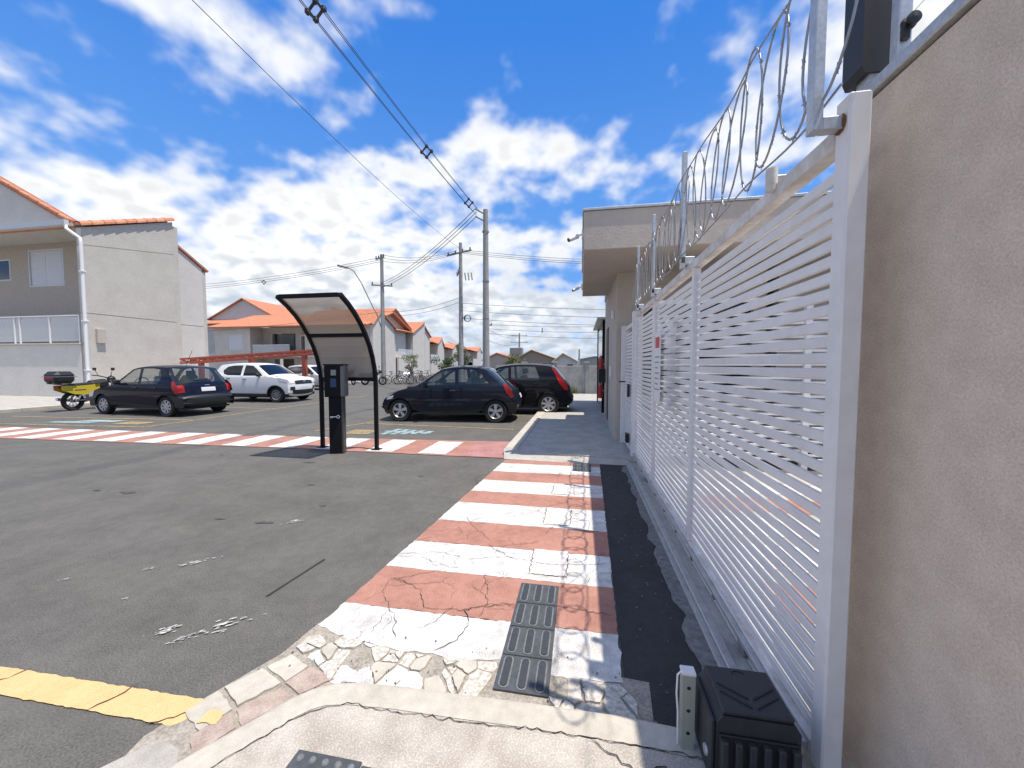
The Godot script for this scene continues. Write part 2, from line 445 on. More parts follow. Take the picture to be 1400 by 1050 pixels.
func make_sky() -> ImageTexture:
	var W := 2048
	var H := 1024
	var n1 := FastNoiseLite.new()
	n1.seed = 5
	n1.frequency = 0.9
	n1.fractal_octaves = 6
	n1.fractal_gain = 0.55
	var n2 := FastNoiseLite.new()
	n2.seed = 9
	n2.frequency = 0.28
	n2.fractal_octaves = 3
	var n3 := FastNoiseLite.new()
	n3.seed = 21
	n3.frequency = 2.2
	n3.fractal_octaves = 5
	var data := PackedFloat32Array()
	data.resize(W * H * 3)
	var spots := []
	for b in BLOBS: spots.append(b)
	for b in HOLES: spots.append([b[0], b[1], b[2], b[3], -b[4]])
	for j in H:
		var el := 90.0 - (j + 0.5) * 180.0 / H
		if el < -3.0:
			for i in W:
				var o := (j * W + i) * 3
				data[o] = 0.20; data[o + 1] = 0.20; data[o + 2] = 0.20
			continue
		var e := deg_to_rad(maxf(el, 0.0))
		var se := sin(e)
		var ce := cos(e)
		var row := []
		for s in spots:
			var dy: float = (el - s[1]) / s[3]
			if absf(dy) < 2.6: row.append([s[0], s[2] * 1.0, exp(-dy * dy * 0.8) * s[4]])
		var deck := 1.0 - smooth(4.0, 17.0, el)
		var high := smooth(6.0, 45.0, el)
		var blue := Color(0.14, 0.34, 0.76).lerp(Color(0.040, 0.195, 0.63), high)
		blue = Color(0.42, 0.58, 0.80).lerp(blue, smooth(0.0, 12.0, el))
		for i in W:
			var az := wrapf((i + 0.5) * 360.0 / W, -180.0, 180.0)
			var a := deg_to_rad(az)
			var k := ce / (se + 0.30)
			var px := sin(a) * k
			var pz := -cos(a) * k
			var nA := n1.get_noise_2d(px * 2.3 + 3.0, pz * 2.3)
			var nB := n2.get_noise_2d(px * 4.0, pz * 4.0 + 7.0)
			var sh := n3.get_noise_2d(px * 2.6 + 0.25, pz * 2.6)
			var d := 0.36 + nA * 0.95 + nB * 0.45 + deck * 0.42
			if az > -80.0 and az < 60.0:
				var inside := smooth(-80.0, -66.0, az) * (1.0 - smooth(46.0, 60.0, az)) * (1.0 - smooth(44.0, 60.0, el))
				d = lerpf(d, 0.02 + nA * 0.66 + sh * 0.66 + nB * 0.2 + deck * 0.34, inside)
				var wx := az + nB * 3.0 + nA * 5.0
				for s in row:
					var dx: float = (wx - s[0]) / s[1]
					if dx > -2.6 and dx < 2.6: d += exp(-dx * dx * 0.8) * s[2] * 0.52
			var al := smooth(0.05, 0.92, d)
			var thick := smooth(0.55, 1.35, d)
			var grey := clampf(0.5 + sh * 1.3 + nA * 0.5, 0.0, 1.0)
			var br := lerpf(0.84, 1.12, thick) - 0.50 * grey * lerpf(thick * 0.8, 1.0, deck * 0.6)
			var tint := Color(br * 0.985, br, br * 1.02)
			var low := deck * grey * 0.75
			tint = tint.lerp(Color(0.36, 0.46, 0.60), low)
			var o := (j * W + i) * 3
			data[o] = lerpf(blue.r, tint.r, al)
			data[o + 1] = lerpf(blue.g, tint.g, al)
			data[o + 2] = lerpf(blue.b, tint.b, al)
	var im := Image.create_from_data(W, H, false, Image.FORMAT_RGBF, data.to_byte_array())
	return ImageTexture.create_from_image(im)

# ---------------------------------------------------------------- cars
# spec: L, H, hw, prof = [[x,y]...] from front bottom over the roof to rear bottom, ws/bl = control index pairs of windscreen and rear glass,
# belt, wins = side window polygons, wheels x, wheel radius
func car_z(sp: Dictionary, x: float, y: float) -> float:
	var u: float = absf(2.0 * x / sp.L - 1.0)
	var w: float = sp.hw * (1.0 - 0.11 * pow(u, 5.0))
	var b: float = sp.belt
	if y > b:
		var k: float = (y - b) / (sp.H - b)
		w *= 1.0 - 0.03 * minf(k * 6.0, 1.0) - 0.19 * pow(k, 1.25)
	else:
		var k2: float = (b - y) / b
		w *= 1.0 - 0.075 * pow(k2, 2.2) + 0.012 * sin(k2 * 5.0)
	return w

func car_side_n(sp: Dictionary, x: float, y: float) -> Vector3:
	var d := 0.01
	var gx := (car_z(sp, x + d, y) - car_z(sp, x - d, y)) / (2.0 * d)
	var gy := (car_z(sp, x, y + d) - car_z(sp, x, y - d)) / (2.0 * d)
	return Vector3(-gx, -gy, 1.0).normalized()

func side_patch(stp: SurfaceTool, sp: Dictionary, poly: PackedVector2Array, off: float, both := true) -> void:
	var ix := Geometry2D.triangulate_polygon(poly)
	for i in range(0, ix.size(), 3):
		var v := []
		var n := []
		for k in 3:
			var p := poly[ix[i + k]]
			var nn := car_side_n(sp, p.x, p.y)
			v.append(Vector3(p.x, p.y, car_z(sp, p.x, p.y)) + nn * off)
			n.append(nn)
		tri3(stp, v[0], v[1], v[2], n[0], n[1], n[2])
		if both:
			var f := Vector3(1, 1, -1)
			tri3(stp, v[0] * f, v[1] * f, v[2] * f, n[0] * f, n[1] * f, n[2] * f)

func cells(poly: PackedVector2Array, step: float) -> Array:
	var mn := poly[0]
	var mx := poly[0]
	for p in poly:
		mn = mn.min(p)
		mx = mx.max(p)
	var out := []
	var nx := int(ceil((mx.x - mn.x) / step))
	var ny := int(ceil((mx.y - mn.y) / step))
	for i in nx:
		for j in ny:
			var x0 := mn.x + i * step
			var y0 := mn.y + j * step
			var c := PackedVector2Array([Vector2(x0, y0), Vector2(x0 + step, y0), Vector2(x0 + step, y0 + step), Vector2(x0, y0 + step)])
			for q in Geometry2D.intersect_polygons(c, poly): out.append(q)
	return out

func dense(sp: Dictionary, sub: int) -> Array:
	var c: Array = sp.prof
	var out := []
	for i in c.size() - 1:
		var p0: Vector2 = c[maxi(i - 1, 0)]
		var p1: Vector2 = c[i]
		var p2: Vector2 = c[i + 1]
		var p3: Vector2 = c[mini(i + 2, c.size() - 1)]
		for k in sub:
			var t := float(k) / sub
			var cr := 0.5 * ((2.0 * p1) + (p2 - p0) * t + (2.0 * p0 - 5.0 * p1 + 4.0 * p2 - p3) * t * t + (3.0 * p1 - p0 - 3.0 * p2 + p3) * t * t * t)
			out.append(cr.lerp(p1.lerp(p2, t), 0.35))
	out.append(c[c.size() - 1])
	return out

func car_top(sp: Dictionary, i: int, t: float) -> Vector3:
	var P: Array = sp.P
	var E: Array = sp.E
	var k := pow(absf(t), 2.6)
	var q: Vector2 = P[i].lerp(E[i], k)
	return Vector3(q.x, q.y, t * car_z(sp, E[i].x, E[i].y))

func car_top_n(sp: Dictionary, i: int, t: float) -> Vector3:
	var i0 := maxi(i - 1, 0)
	var i1: int = mini(i + 1, sp.P.size() - 1)
	var a := car_top(sp, i1, t) - car_top(sp, i0, t)
	var b := car_top(sp, i, minf(t + 0.02, 1.0)) - car_top(sp, i, maxf(t - 0.02, -1.0))
	return b.cross(a).normalized()

func top_patch(stp: SurfaceTool, sp: Dictionary, i0: int, i1: int, t0: float, t1: float, off: float) -> void:
	var nt := 6
	for i in range(i0, i1):
		for j in nt:
			var ta := lerpf(t0, t1, float(j) / nt)
			var tb := lerpf(t0, t1, float(j + 1) / nt)
			var n := [car_top_n(sp, i, ta), car_top_n(sp, i + 1, ta), car_top_n(sp, i + 1, tb), car_top_n(sp, i, tb)]
			var v := [car_top(sp, i, ta) + n[0] * off, car_top(sp, i + 1, ta) + n[1] * off, car_top(sp, i + 1, tb) + n[2] * off, car_top(sp, i, tb) + n[3] * off]
			tri3(stp, v[0], v[1], v[2], n[0], n[1], n[2])
			tri3(stp, v[0], v[2], v[3], n[0], n[2], n[3])

func strip(a: Vector2, b: Vector2, w: float) -> PackedVector2Array:
	var n := (b - a).normalized().orthogonal() * w * 0.5
	return PackedVector2Array([a + n, b + n, b - n, a - n])

func make_wheel(r: float, spokes: int, rim_m: Material, parent: Node, at: Vector3, side: float) -> void:
	# side = +1: outer face towards +z
	var w := MeshInstance3D.new()
	w.name = "wheel"
	var hub := mb()
	lathe(hub, Vector3(0, 0, 0), Vector3(0, 0, side), [Vector2(0.001, -0.08), Vector2(r * 0.60, -0.08), Vector2(r * 0.62, -0.02), Vector2(r * 0.60, 0.02), Vector2(0.001, 0.02)], 20)
	w.mesh = hub.commit()
	w.material_override = M.rim_dark
	parent.add_child(w, true)
	w.position = at
	var ty := mb()
	lathe(ty, Vector3.ZERO, Vector3(0, 0, side), [Vector2(r * 0.62, -0.08), Vector2(r * 0.9, -0.09), Vector2(r * 0.985, -0.075), Vector2(r, -0.05), Vector2(r, 0.05), Vector2(r * 0.985, 0.075), Vector2(r * 0.9, 0.09), Vector2(r * 0.66, 0.075), Vector2(r * 0.62, 0.06)], 32)
	part("tyre", ty, M.tyre, w)
	var rm := mb()
	lathe(rm, Vector3.ZERO, Vector3(0, 0, side), [Vector2(r * 0.65, 0.062), Vector2(r * 0.655, 0.08), Vector2(r * 0.62, 0.084), Vector2(r * 0.56, 0.06)], 28)
	lathe(rm, Vector3.ZERO, Vector3(0, 0, side), [Vector2(r * 0.17, 0.04), Vector2(r * 0.15, 0.078), Vector2(0.001, 0.082)], 14)
	for k in spokes:
		var a := TAU * k / spokes + 0.3
		var d := Vector3(cos(a), sin(a), 0)
		var u := Vector3(-sin(a), cos(a), 0)
		var zf := Vector3(0, 0, side)
		var wi := r * 0.085
		var wo := r * 0.60 * PI / spokes * 0.42
		var p0 := d * r * 0.1 + zf * 0.072
		var p1 := d * r * 0.60 + zf * 0.066
		quad(rm, p0 - u * wi, p0 + u * wi, p1 + u * wo, p1 - u * wo, zf)
		for s in [-1.0, 1.0]:
			quad(rm, p0 + u * wi * s, p1 + u * wo * s, p1 + u * wo * s - zf * 0.04, p0 + u * wi * s - zf * 0.04, u * s)
	part("rim", rm, rim_m, w)

func make_car(called: String, label: String, sp: Dictionary, at: Vector3, turn: float) -> Node3D:
	var root := thing(called, label, "car", at, turn, "cars parked in the marked bays")
	var frame := Node3D.new()
	var sub := 5
	sp.P = dense(sp, sub)
	var E := []
	for i in sp.P.size():
		var d: Vector2 = (sp.P[mini(i + 1, sp.P.size() - 1)] - sp.P[maxi(i - 1, 0)]).normalized()
		var n := Vector2(d.y, -d.x)
		E.append(sp.P[i] + n * lerpf(0.045, 0.15, clampf(absf(n.x) * 1.25 - 0.35, 0.0, 1.0)))
	sp.E = E
	var off := Transform3D(Basis.IDENTITY, Vector3(-sp.L * 0.5, 0, 0))
	frame.free()
	var made := []
	# --- body shell
	var body := mb()
	var outline := PackedVector2Array(E)
	var arches := []
	for wx in sp.wheels:
		var a := PackedVector2Array()
		for k in 28:
			var an := TAU * k / 28.0
			a.append(Vector2(wx, sp.r) + Vector2(cos(an), sin(an)) * sp.r * 1.13)
		arches.append(a)
	var cut := arches.duplicate()
	for w in sp.wins: cut.append(w)
	for c in cells(outline, 0.11):
		var pieces := [c]
		for h in cut:
			var nxt := []
			for p in pieces:
				for q in Geometry2D.clip_polygons(p, h): nxt.append(q)
			pieces = nxt
		for p in pieces: side_patch(body, sp, p, 0.0)
	var NT := 16
	var front_glass := mb()
	var rear_glass := mb()
	for i in sp.P.size() - 1:
		for j in NT:
			var t0 := -1.0 + 2.0 * j / NT
			var t1 := -1.0 + 2.0 * (j + 1) / NT
			var tgt := body
			if j > 0 and j < NT - 1:
				if i >= sp.ws[0] * sub + 1 and i < sp.ws[1] * sub: tgt = front_glass
				if i >= sp.bl[0] * sub and i < sp.bl[1] * sub - 1: tgt = rear_glass
			var n := [car_top_n(sp, i, t0), car_top_n(sp, i + 1, t0), car_top_n(sp, i + 1, t1), car_top_n(sp, i, t1)]
			var v := [car_top(sp, i, t0), car_top(sp, i + 1, t0), car_top(sp, i + 1, t1), car_top(sp, i, t1)]
			tri3(tgt, v[0], v[1], v[2], n[0], n[1], n[2])
			tri3(tgt, v[0], v[2], v[3], n[0], n[2], n[3])
	made.append(part("body", body, sp.paint, root))
	made.append(part("windscreen", front_glass, sp.glass, root))
	made.append(part("rear_window", rear_glass, sp.glass, root))
	for w in sp.wins:
		for s in [1.0, -1.0]:
			var g := mb()
			for c in cells(w, 0.16):
				side_patch(g, sp, c, -0.006, false)
			var g2 := made_mirror(g, s)
			made.append(obj("side_window", g2, sp.glass, root))
	# --- underside, wheel wells, cabin
	var fl := mb()
	bx(fl, 0.25, sp.L - 0.2, 0.19, 0.24, -sp.hw + 0.12, sp.hw - 0.12)
	bx(fl, sp.wheels[0] + 0.42, sp.wheels[1] - 0.42, 0.24, 0.50, -sp.hw + 0.16, sp.hw - 0.16)
	bx(fl, 0.2, sp.wheels[0] + 0.42, 0.24, 0.62, -sp.hw + 0.30, sp.hw - 0.30)
	bx(fl, sp.wheels[1] - 0.42, sp.L - 0.22, 0.24, 0.60, -sp.hw + 0.30, sp.hw - 0.30)
	made.append(part("underbody", fl, M.black_plastic, root))
	var dash := mb()
	bx(dash, sp.cab[0] - 0.42, sp.cab[0] + 0.12, 0.62, sp.belt + 0.02, -sp.hw + 0.12, sp.hw - 0.12, 0.03)
	made.append(part("dashboard", dash, M.seat, root))
	for s in [-1.0, 1.0]:
		var se := mb()
		var x0: float = sp.cab[0] + 0.55
		cbox(se, Vector3(x0 + 0.25, 0.56, s * 0.36), Vector3(0.5, 0.16, 0.46), 0.04)
		cbox(se, Vector3.ZERO, Vector3(0.13, 0.58, 0.44), 0.04, Transform3D(Basis(Vector3.BACK, -0.25), Vector3(x0 + 0.58, 0.84, s * 0.36)))
		cbox(se, Vector3(x0 + 0.68, sp.belt + 0.30, s * 0.36), Vector3(0.09, 0.17, 0.26), 0.03)
		made.append(part("seat", se, sp.seat, root))
	var rs := mb()
	cbox(rs, Vector3(sp.cab[1] - 0.35, 0.55, 0), Vector3(0.5, 0.16, sp.hw * 1.6), 0.04)
	cbox(rs, Vector3.ZERO, Vector3(0.13, 0.5, sp.hw * 1.55), 0.04, Transform3D(Basis(Vector3.BACK, -0.3), Vector3(sp.cab[1] - 0.05, 0.76, 0)))
	made.append(part("rear_seat", rs, sp.seat, root))
	var sw := mb()
	var ring := []
	for k in 17:
		var an := TAU * k / 16.0
		ring.append(Vector3(sp.cab[0] + 0.30 + 0.07 * sin(an), sp.belt + 0.02 + 0.17 * sin(an), 0.36 + 0.18 * cos(an)))
	tube(sw, ring, 0.016, 6)
	made.append(part("steering_wheel", sw, M.black_plastic, root))
	# --- trim
	var seams := mb()
	for s in sp.seams: side_patch(seams, sp, strip(s[0], s[1], 0.012), 0.0015)
	made.append(part("door_seam", seams, M.black_plastic, root))
	if sp.has("trim"):
		for q in sp.trim:
			for sd in [1.0, -1.0]:
				var tr := mb()
				for c in cells(q, 0.2):
					var pcs := [c]
					for h in arches:
						var nx2 := []
						for p in pcs:
							for qq in Geometry2D.clip_polygons(p, h): nx2.append(qq)
						pcs = nx2
					for p in pcs: side_patch(tr, sp, p, 0.006, false)
				made.append(obj("side_trim", made_mirror(tr, sd), M.black_plastic, root))
	if sp.has("arch_trim"):
		var at2 := mb()
		for wx in sp.wheels:
			for k in 18:
				var a0 := PI * k / 18.0
				var a1 := PI * (k + 1) / 18.0
				var c0 := Vector2(wx, sp.r)
				side_patch(at2, sp, PackedVector2Array([c0 + Vector2(cos(a0), sin(a0)) * sp.r * 1.10, c0 + Vector2(cos(a1), sin(a1)) * sp.r * 1.10, c0 + Vector2(cos(a1), sin(a1)) * sp.r * 1.27, c0 + Vector2(cos(a0), sin(a0)) * sp.r * 1.27]), 0.008)
		made.append(part("arch_trim", at2, M.black_plastic, root))
	for h in sp.handles:
		for s in [-1.0, 1.0]:
			var hd := mb()
			cbox(hd, Vector3(h.x, h.y, s * (car_z(sp, h.x, h.y) + 0.012)), Vector3(0.16, 0.035, 0.03), 0.012)
			made.append(part("door_handle", hd, sp.handle_m, root))
	for s in [-1.0, 1.0]:
		var mi := mb()
		var mz: float = car_z(sp, sp.mirror.x, sp.mirror.y)
		cbox(mi, Vector3(sp.mirror.x, sp.mirror.y + 0.03, s * (mz + 0.09)), Vector3(0.10, 0.13, 0.17), 0.035)
		cbox(mi, Vector3(sp.mirror.x, sp.mirror.y - 0.03, s * (mz + 0.01)), Vector3(0.06, 0.04, 0.08), 0.01)
		made.append(part("wing_mirror", mi, sp.mirror_m, root))
	for q in sp.tails:
		for s in [1.0, -1.0]:
			var tl := mb()
			for c in cells(q, 0.1): side_patch(tl, sp, c, 0.008, false)
			made.append(obj("tail_light", made_mirror(tl, s), M.tail_red, root))
	for q in sp.heads:
		for s in [1.0, -1.0]:
			var hl := mb()
			for c in cells(q, 0.1): side_patch(hl, sp, c, 0.008, false)
			made.append(obj("headlight", made_mirror(hl, s), M.lamp_clear, root))
	# patches on the front, top and rear: [name, i0, i1, t0, t1, off, material]
	for q in sp.patches:
		var pt := mb()
		top_patch(pt, sp, q[1], q[2], q[3], q[4], q[5])
		made.append(part(q[0], pt, q[6], root))
	for o in made: o.transform = off * o.transform
	for wx in sp.wheels:
		for s in [-1.0, 1.0]:
			make_wheel(sp.r, sp.spokes, sp.rim_m, root, Vector3(wx - sp.L * 0.5, sp.r, s * (sp.hw - 0.125)), s)
	return root

func made_mirror(st: SurfaceTool, s: float) -> Mesh:
	if s > 0.0: return st.commit()
	var a := st.commit_to_arrays()
	var v: PackedVector3Array = a[Mesh.ARRAY_VERTEX]
	var n: PackedVector3Array = a[Mesh.ARRAY_NORMAL]
	var o := mb()
	var f := Vector3(1, 1, -1)
	for i in range(0, v.size(), 3):
		tri3(o, v[i] * f, v[i + 1] * f, v[i + 2] * f, n[i] * f, n[i + 1] * f, n[i + 2] * f)
	return o.commit()

func pv(a: Array) -> PackedVector2Array:
	var out := PackedVector2Array()
	for p in a: out.append(Vector2(p[0], p[1]))
	return out

func vs(a: Array) -> Array:
	var out := []
	for p in a: out.append(Vector2(p[0], p[1]))
	return out

func build_cars() -> void:
	# small rounded three-door hatchback, blue-black
	var ka := {"L": 3.70, "H": 1.43, "hw": 0.82, "belt": 0.90, "r": 0.285, "spokes": 5, "rim_m": M.rim, "paint": M.blue_car, "glass": M.car_glass, "seat": M.seat_grey,
		"prof": vs([[0.20, 0.22], [0.06, 0.33], [0.05, 0.46], [0.17, 0.62], [0.48, 0.78], [0.96, 0.93], [1.30, 1.14], [1.66, 1.355], [2.05, 1.425], [2.50, 1.425], [2.88, 1.355], [3.16, 1.14], [3.38, 0.95], [3.56, 0.82], [3.66, 0.62], [3.69, 0.46], [3.64, 0.32], [3.52, 0.24]]),
		"ws": [5, 7], "bl": [10, 12], "cab": [1.22, 2.75], "wheels": [0.64, 3.09],
		"wins": [pv([[1.30, 0.93], [1.36, 1.00], [1.56, 1.18], [1.78, 1.30], [2.05, 1.335], [2.08, 0.94]]), pv([[2.17, 0.95], [2.15, 1.335], [2.45, 1.325], [2.68, 1.25], [2.84, 1.10], [2.92, 0.99]])],
		"seams": [[Vector2(2.12, 0.92), Vector2(2.16, 0.30)], [Vector2(1.10, 0.90), Vector2(1.02, 0.34)], [Vector2(1.02, 0.34), Vector2(1.30, 0.26)], [Vector2(1.30, 0.26), Vector2(2.16, 0.28)], [Vector2(0.32, 0.70), Vector2(0.98, 0.88)], [Vector2(3.42, 0.60), Vector2(3.62, 0.60)]],
		"trim": [pv([[0.24, 0.24], [0.20, 0.42], [0.36, 0.43], [0.40, 0.24]]), pv([[3.36, 0.26], [3.32, 0.52], [3.64, 0.52], [3.60, 0.26]])],
		"handles": [Vector2(2.02, 0.80)], "handle_m": M.black_plastic, "mirror": Vector2(1.34, 0.93), "mirror_m": M.blue_car,
		"tails": [pv([[3.28, 0.96], [3.36, 0.97], [3.46, 0.86], [3.55, 0.66], [3.48, 0.63], [3.36, 0.76]])],
		"heads": [pv([[0.30, 0.56], [0.34, 0.64], [0.50, 0.68], [0.46, 0.59]])], "patches": []}
	ka.patches = [["number_plate", 68, 71, -0.24, 0.24, 0.012, M.plate], ["wiper", 52, 53, -0.3, 0.05, 0.02, M.black_plastic], ["rear_badge", 65, 66, -0.06, 0.06, 0.01, M.chrome]]
	make_car("hatchback_car", "small rounded blue-black three-door hatchback with five-spoke wheels, parked behind the curved shelter", ka, Vector3(-3.36, 0, -9.92), deg_to_rad(4.5))
	# sporty black hatchback with tall red tail lights
	var punto := {"L": 4.06, "H": 1.49, "hw": 0.85, "belt": 0.95, "r": 0.315, "spokes": 7, "rim_m": M.rim, "paint": M.black_car, "glass": M.car_glass, "seat": M.seat,
		"prof": vs([[0.14, 0.20], [0.03, 0.36], [0.02, 0.56], [0.18, 0.72], [0.60, 0.86], [1.05, 0.97], [1.40, 1.18], [1.80, 1.405], [2.30, 1.485], [2.90, 1.485], [3.42, 1.43], [3.68, 1.17], [3.84, 0.99], [3.93, 0.86], [3.99, 0.66], [4.05, 0.50], [4.03, 0.34], [3.90, 0.22]]),
		"ws": [5, 7], "bl": [10, 12], "cab": [1.35, 3.1], "wheels": [0.80, 3.31],
		"wins": [pv([[1.42, 1.00], [1.62, 1.16], [1.86, 1.32], [2.14, 1.385], [2.16, 1.01]]), pv([[2.24, 1.01], [2.22, 1.39], [2.62, 1.395], [2.92, 1.38], [3.06, 1.06], [3.02, 1.02]])],
		"seams": [[Vector2(2.20, 1.00), Vector2(2.24, 0.32)], [Vector2(1.20, 0.95), Vector2(1.18, 0.32)], [Vector2(3.04, 0.98), Vector2(2.92, 0.62)], [Vector2(1.18, 0.32), Vector2(2.90, 0.30)]],
		"handles": [Vector2(2.08, 0.86), Vector2(2.94, 0.90)], "handle_m": M.black_car, "mirror": Vector2(1.52, 1.00), "mirror_m": M.black_car,
		"tails": [pv([[3.40, 1.36], [3.48, 1.36], [3.66, 1.10], [3.80, 0.92], [3.88, 0.74], [3.78, 0.72], [3.62, 0.92]])],
		"heads": [pv([[0.14, 0.58], [0.24, 0.70], [0.56, 0.80], [0.46, 0.66]])], "patches": []}
	punto.patches = [["number_plate", 64, 67, -0.26, 0.26, 0.012, M.plate], ["wiper", 57, 58, -0.3, 0.1, 0.02, M.black_plastic]]
	make_car("hatchback_car", "black five-door hatchback with tall red tail lights and multi-spoke alloy wheels beside the pavement", punto, Vector3(-2.22, 0, -11.72), deg_to_rad(3.0))
	# dark navy five-door hatchback seen from the rear corner
	var celta := {"L": 3.79, "H": 1.43, "hw": 0.81, "belt": 0.88, "r": 0.285, "spokes": 8, "rim_m": M.rim, "paint": M.navy_car, "glass": M.car_glass, "seat": M.seat,
		"prof": vs([[0.12, 0.20], [0.03, 0.32], [0.02, 0.50], [0.14, 0.66], [0.60, 0.80], [1.10, 0.90], [1.42, 1.12], [1.76, 1.345], [2.15, 1.425], [2.65, 1.43], [3.16, 1.385], [3.40, 1.14], [3.58, 0.92], [3.66, 0.80], [3.70, 0.62], [3.78, 0.52], [3.78, 0.34], [3.66, 0.24]]),
		"ws": [5, 7], "bl": [10, 12], "cab": [1.30, 2.95], "wheels": [0.70, 3.13],
		"wins": [pv([[1.40, 0.92], [1.46, 0.99], [1.66, 1.16], [1.86, 1.295], [2.12, 1.335], [2.16, 0.92]]), pv([[2.26, 0.92], [2.23, 1.335], [2.58, 1.34], [2.84, 1.31], [2.96, 1.12], [2.92, 0.96], [2.86, 0.92]])],
		"seams": [[Vector2(2.21, 0.90), Vector2(2.24, 0.30)], [Vector2(1.18, 0.88), Vector2(1.14, 0.30)], [Vector2(2.90, 0.90), Vector2(2.74, 0.55)], [Vector2(1.14, 0.30), Vector2(2.72, 0.28)]],
		"trim": [pv([[3.34, 0.26], [3.34, 0.54], [3.74, 0.54], [3.72, 0.26]]), pv([[0.07, 0.24], [0.07, 0.46], [0.40, 0.47], [0.40, 0.24]])],
		"handles": [Vector2(2.06, 0.80), Vector2(2.78, 0.80)], "handle_m": M.black_plastic, "mirror": Vector2(1.48, 0.93), "mirror_m": M.black_plastic,
		"tails": [pv([[3.36, 0.98], [3.43, 0.99], [3.58, 0.84], [3.64, 0.66], [3.52, 0.64], [3.42, 0.76]])],
		"heads": [pv([[0.10, 0.50], [0.18, 0.64], [0.42, 0.70], [0.34, 0.54]])], "patches": []}
	celta.patches = [["number_plate", 65, 68, -0.26, 0.26, 0.012, M.plate], ["tail_light", 60, 68, 0.78, 0.97, 0.008, M.tail_red], ["tail_light", 60, 68, -0.97, -0.78, 0.008, M.tail_red], ["rear_badge", 62, 63, -0.09, 0.09, 0.01, M.chrome], ["rear_bumper", 71, 84, -0.99, 0.99, 0.006, M.black_plastic], ["wiper", 57, 58, -0.15, 0.35, 0.02, M.black_plastic]]
	var cl := make_car("hatchback_car", "dark navy five-door hatchback with pale number plate, standing in front of the big pale house", celta, Vector3(-12.42, 0, -9.55), deg_to_rad(-4.0))
	var an := mb()
	bar(an, Vector3(0.95, 1.41, 0), Vector3(1.22, 1.86, 0), 0.006, 6)
	part("aerial", an, M.black_plastic, cl)
	# white small crossover, nose outwards
	var mobi := {"L": 3.60, "H": 1.52, "hw": 0.83, "belt": 0.98, "r": 0.295, "spokes": 9, "rim_m": M.grey_metal, "paint": M.white_car, "glass": M.car_glass_dark, "seat": M.seat,
		"prof": vs([[0.14, 0.22], [0.04, 0.36], [0.02, 0.56], [0.05, 0.78], [0.22, 0.93], [0.86, 1.04], [1.18, 1.24], [1.52, 1.45], [1.95, 1.515], [2.55, 1.51], [3.10, 1.46], [3.36, 1.22], [3.47, 1.02], [3.51, 0.86], [3.54, 0.66], [3.58, 0.52], [3.58, 0.36], [3.48, 0.26]]),
		"ws": [5, 7], "bl": [10, 12], "cab": [1.10, 2.75], "wheels": [0.66, 2.97],
		"wins": [pv([[1.18, 1.02], [1.30, 1.13], [1.48, 1.28], [1.66, 1.40], [1.98, 1.425], [2.02, 1.02]]), pv([[2.12, 1.03], [2.09, 1.42], [2.50, 1.41], [2.74, 1.37], [2.92, 1.22], [2.86, 1.08], [2.70, 1.04]])],
		"seams": [[Vector2(2.07, 1.00), Vector2(2.10, 0.36)], [Vector2(1.06, 0.98), Vector2(1.06, 0.36)], [Vector2(2.86, 1.02), Vector2(2.62, 0.55)], [Vector2(1.06, 0.36), Vector2(2.60, 0.34)]],
		"trim": [pv([[0.16, 0.23], [0.14, 0.33], [3.50, 0.34], [3.50, 0.25]])], "arch_trim": true,
		"handles": [Vector2(1.94, 0.90), Vector2(2.64, 0.93)], "handle_m": M.grey_metal, "mirror": Vector2(1.30, 1.03), "mirror_m": M.black_plastic,
		"tails": [pv([[3.30, 1.10], [3.38, 1.10], [3.46, 0.84], [3.38, 0.80]])],
		"heads": [pv([[0.08, 0.76], [0.16, 0.88], [0.56, 0.97], [0.46, 0.82]])], "patches": []}
	mobi.patches = [["grille", 13, 17, -0.62, 0.62, 0.006, M.black_plastic], ["headlight", 14, 18, 0.64, 0.95, 0.008, M.lamp_clear], ["headlight", 14, 18, -0.95, -0.64, 0.008, M.lamp_clear], ["lower_grille", 3, 8, -0.78, 0.78, 0.008, M.black_plastic], ["number_plate", 8, 11, -0.26, 0.26, 0.014, M.plate], ["badge", 15, 16, -0.1, 0.1, 0.012, M.chrome], ["fog_lamp", 8, 11, 0.66, 0.9, 0.012, M.black_plastic], ["fog_lamp", 8, 11, -0.9, -0.66, 0.012, M.black_plastic]]
	make_car("hatchback_car", "white high-riding hatchback with dark windows and black wheel arches, nose out, beyond the navy car", mobi, Vector3(-12.55, 0, -13.5), deg_to_rad(182.0))
	var far_car: Dictionary = celta.duplicate()
	far_car.paint = M.silver_car
	far_car.glass = M.car_glass_dark
	far_car.trim = []
	far_car.patches = [["number_plate", 8, 11, -0.26, 0.26, 0.014, M.plate], ["grille", 11, 13, -0.5, 0.5, 0.008, M.black_plastic], ["headlight", 12, 16, 0.62, 0.95, 0.008, M.lamp_clear], ["headlight", 12, 16, -0.95, -0.62, 0.008, M.lamp_clear]]
	make_car("hatchback_car", "pale silver hatchback, nose out, seen behind the ticket terminal", far_car, Vector3(-15.3, 0, -20.2), deg_to_rad(178.0))

# ---------------------------------------------------------------- ground, paint, pavements
var rng := RandomNumberGenerator.new()

func sheet(called: String, poly: PackedVector2Array, y: float, m: Material, parent: Node) -> MeshInstance3D:
	var st := mb()
	slab(st, poly, y)
	return part(called, st, m, parent)

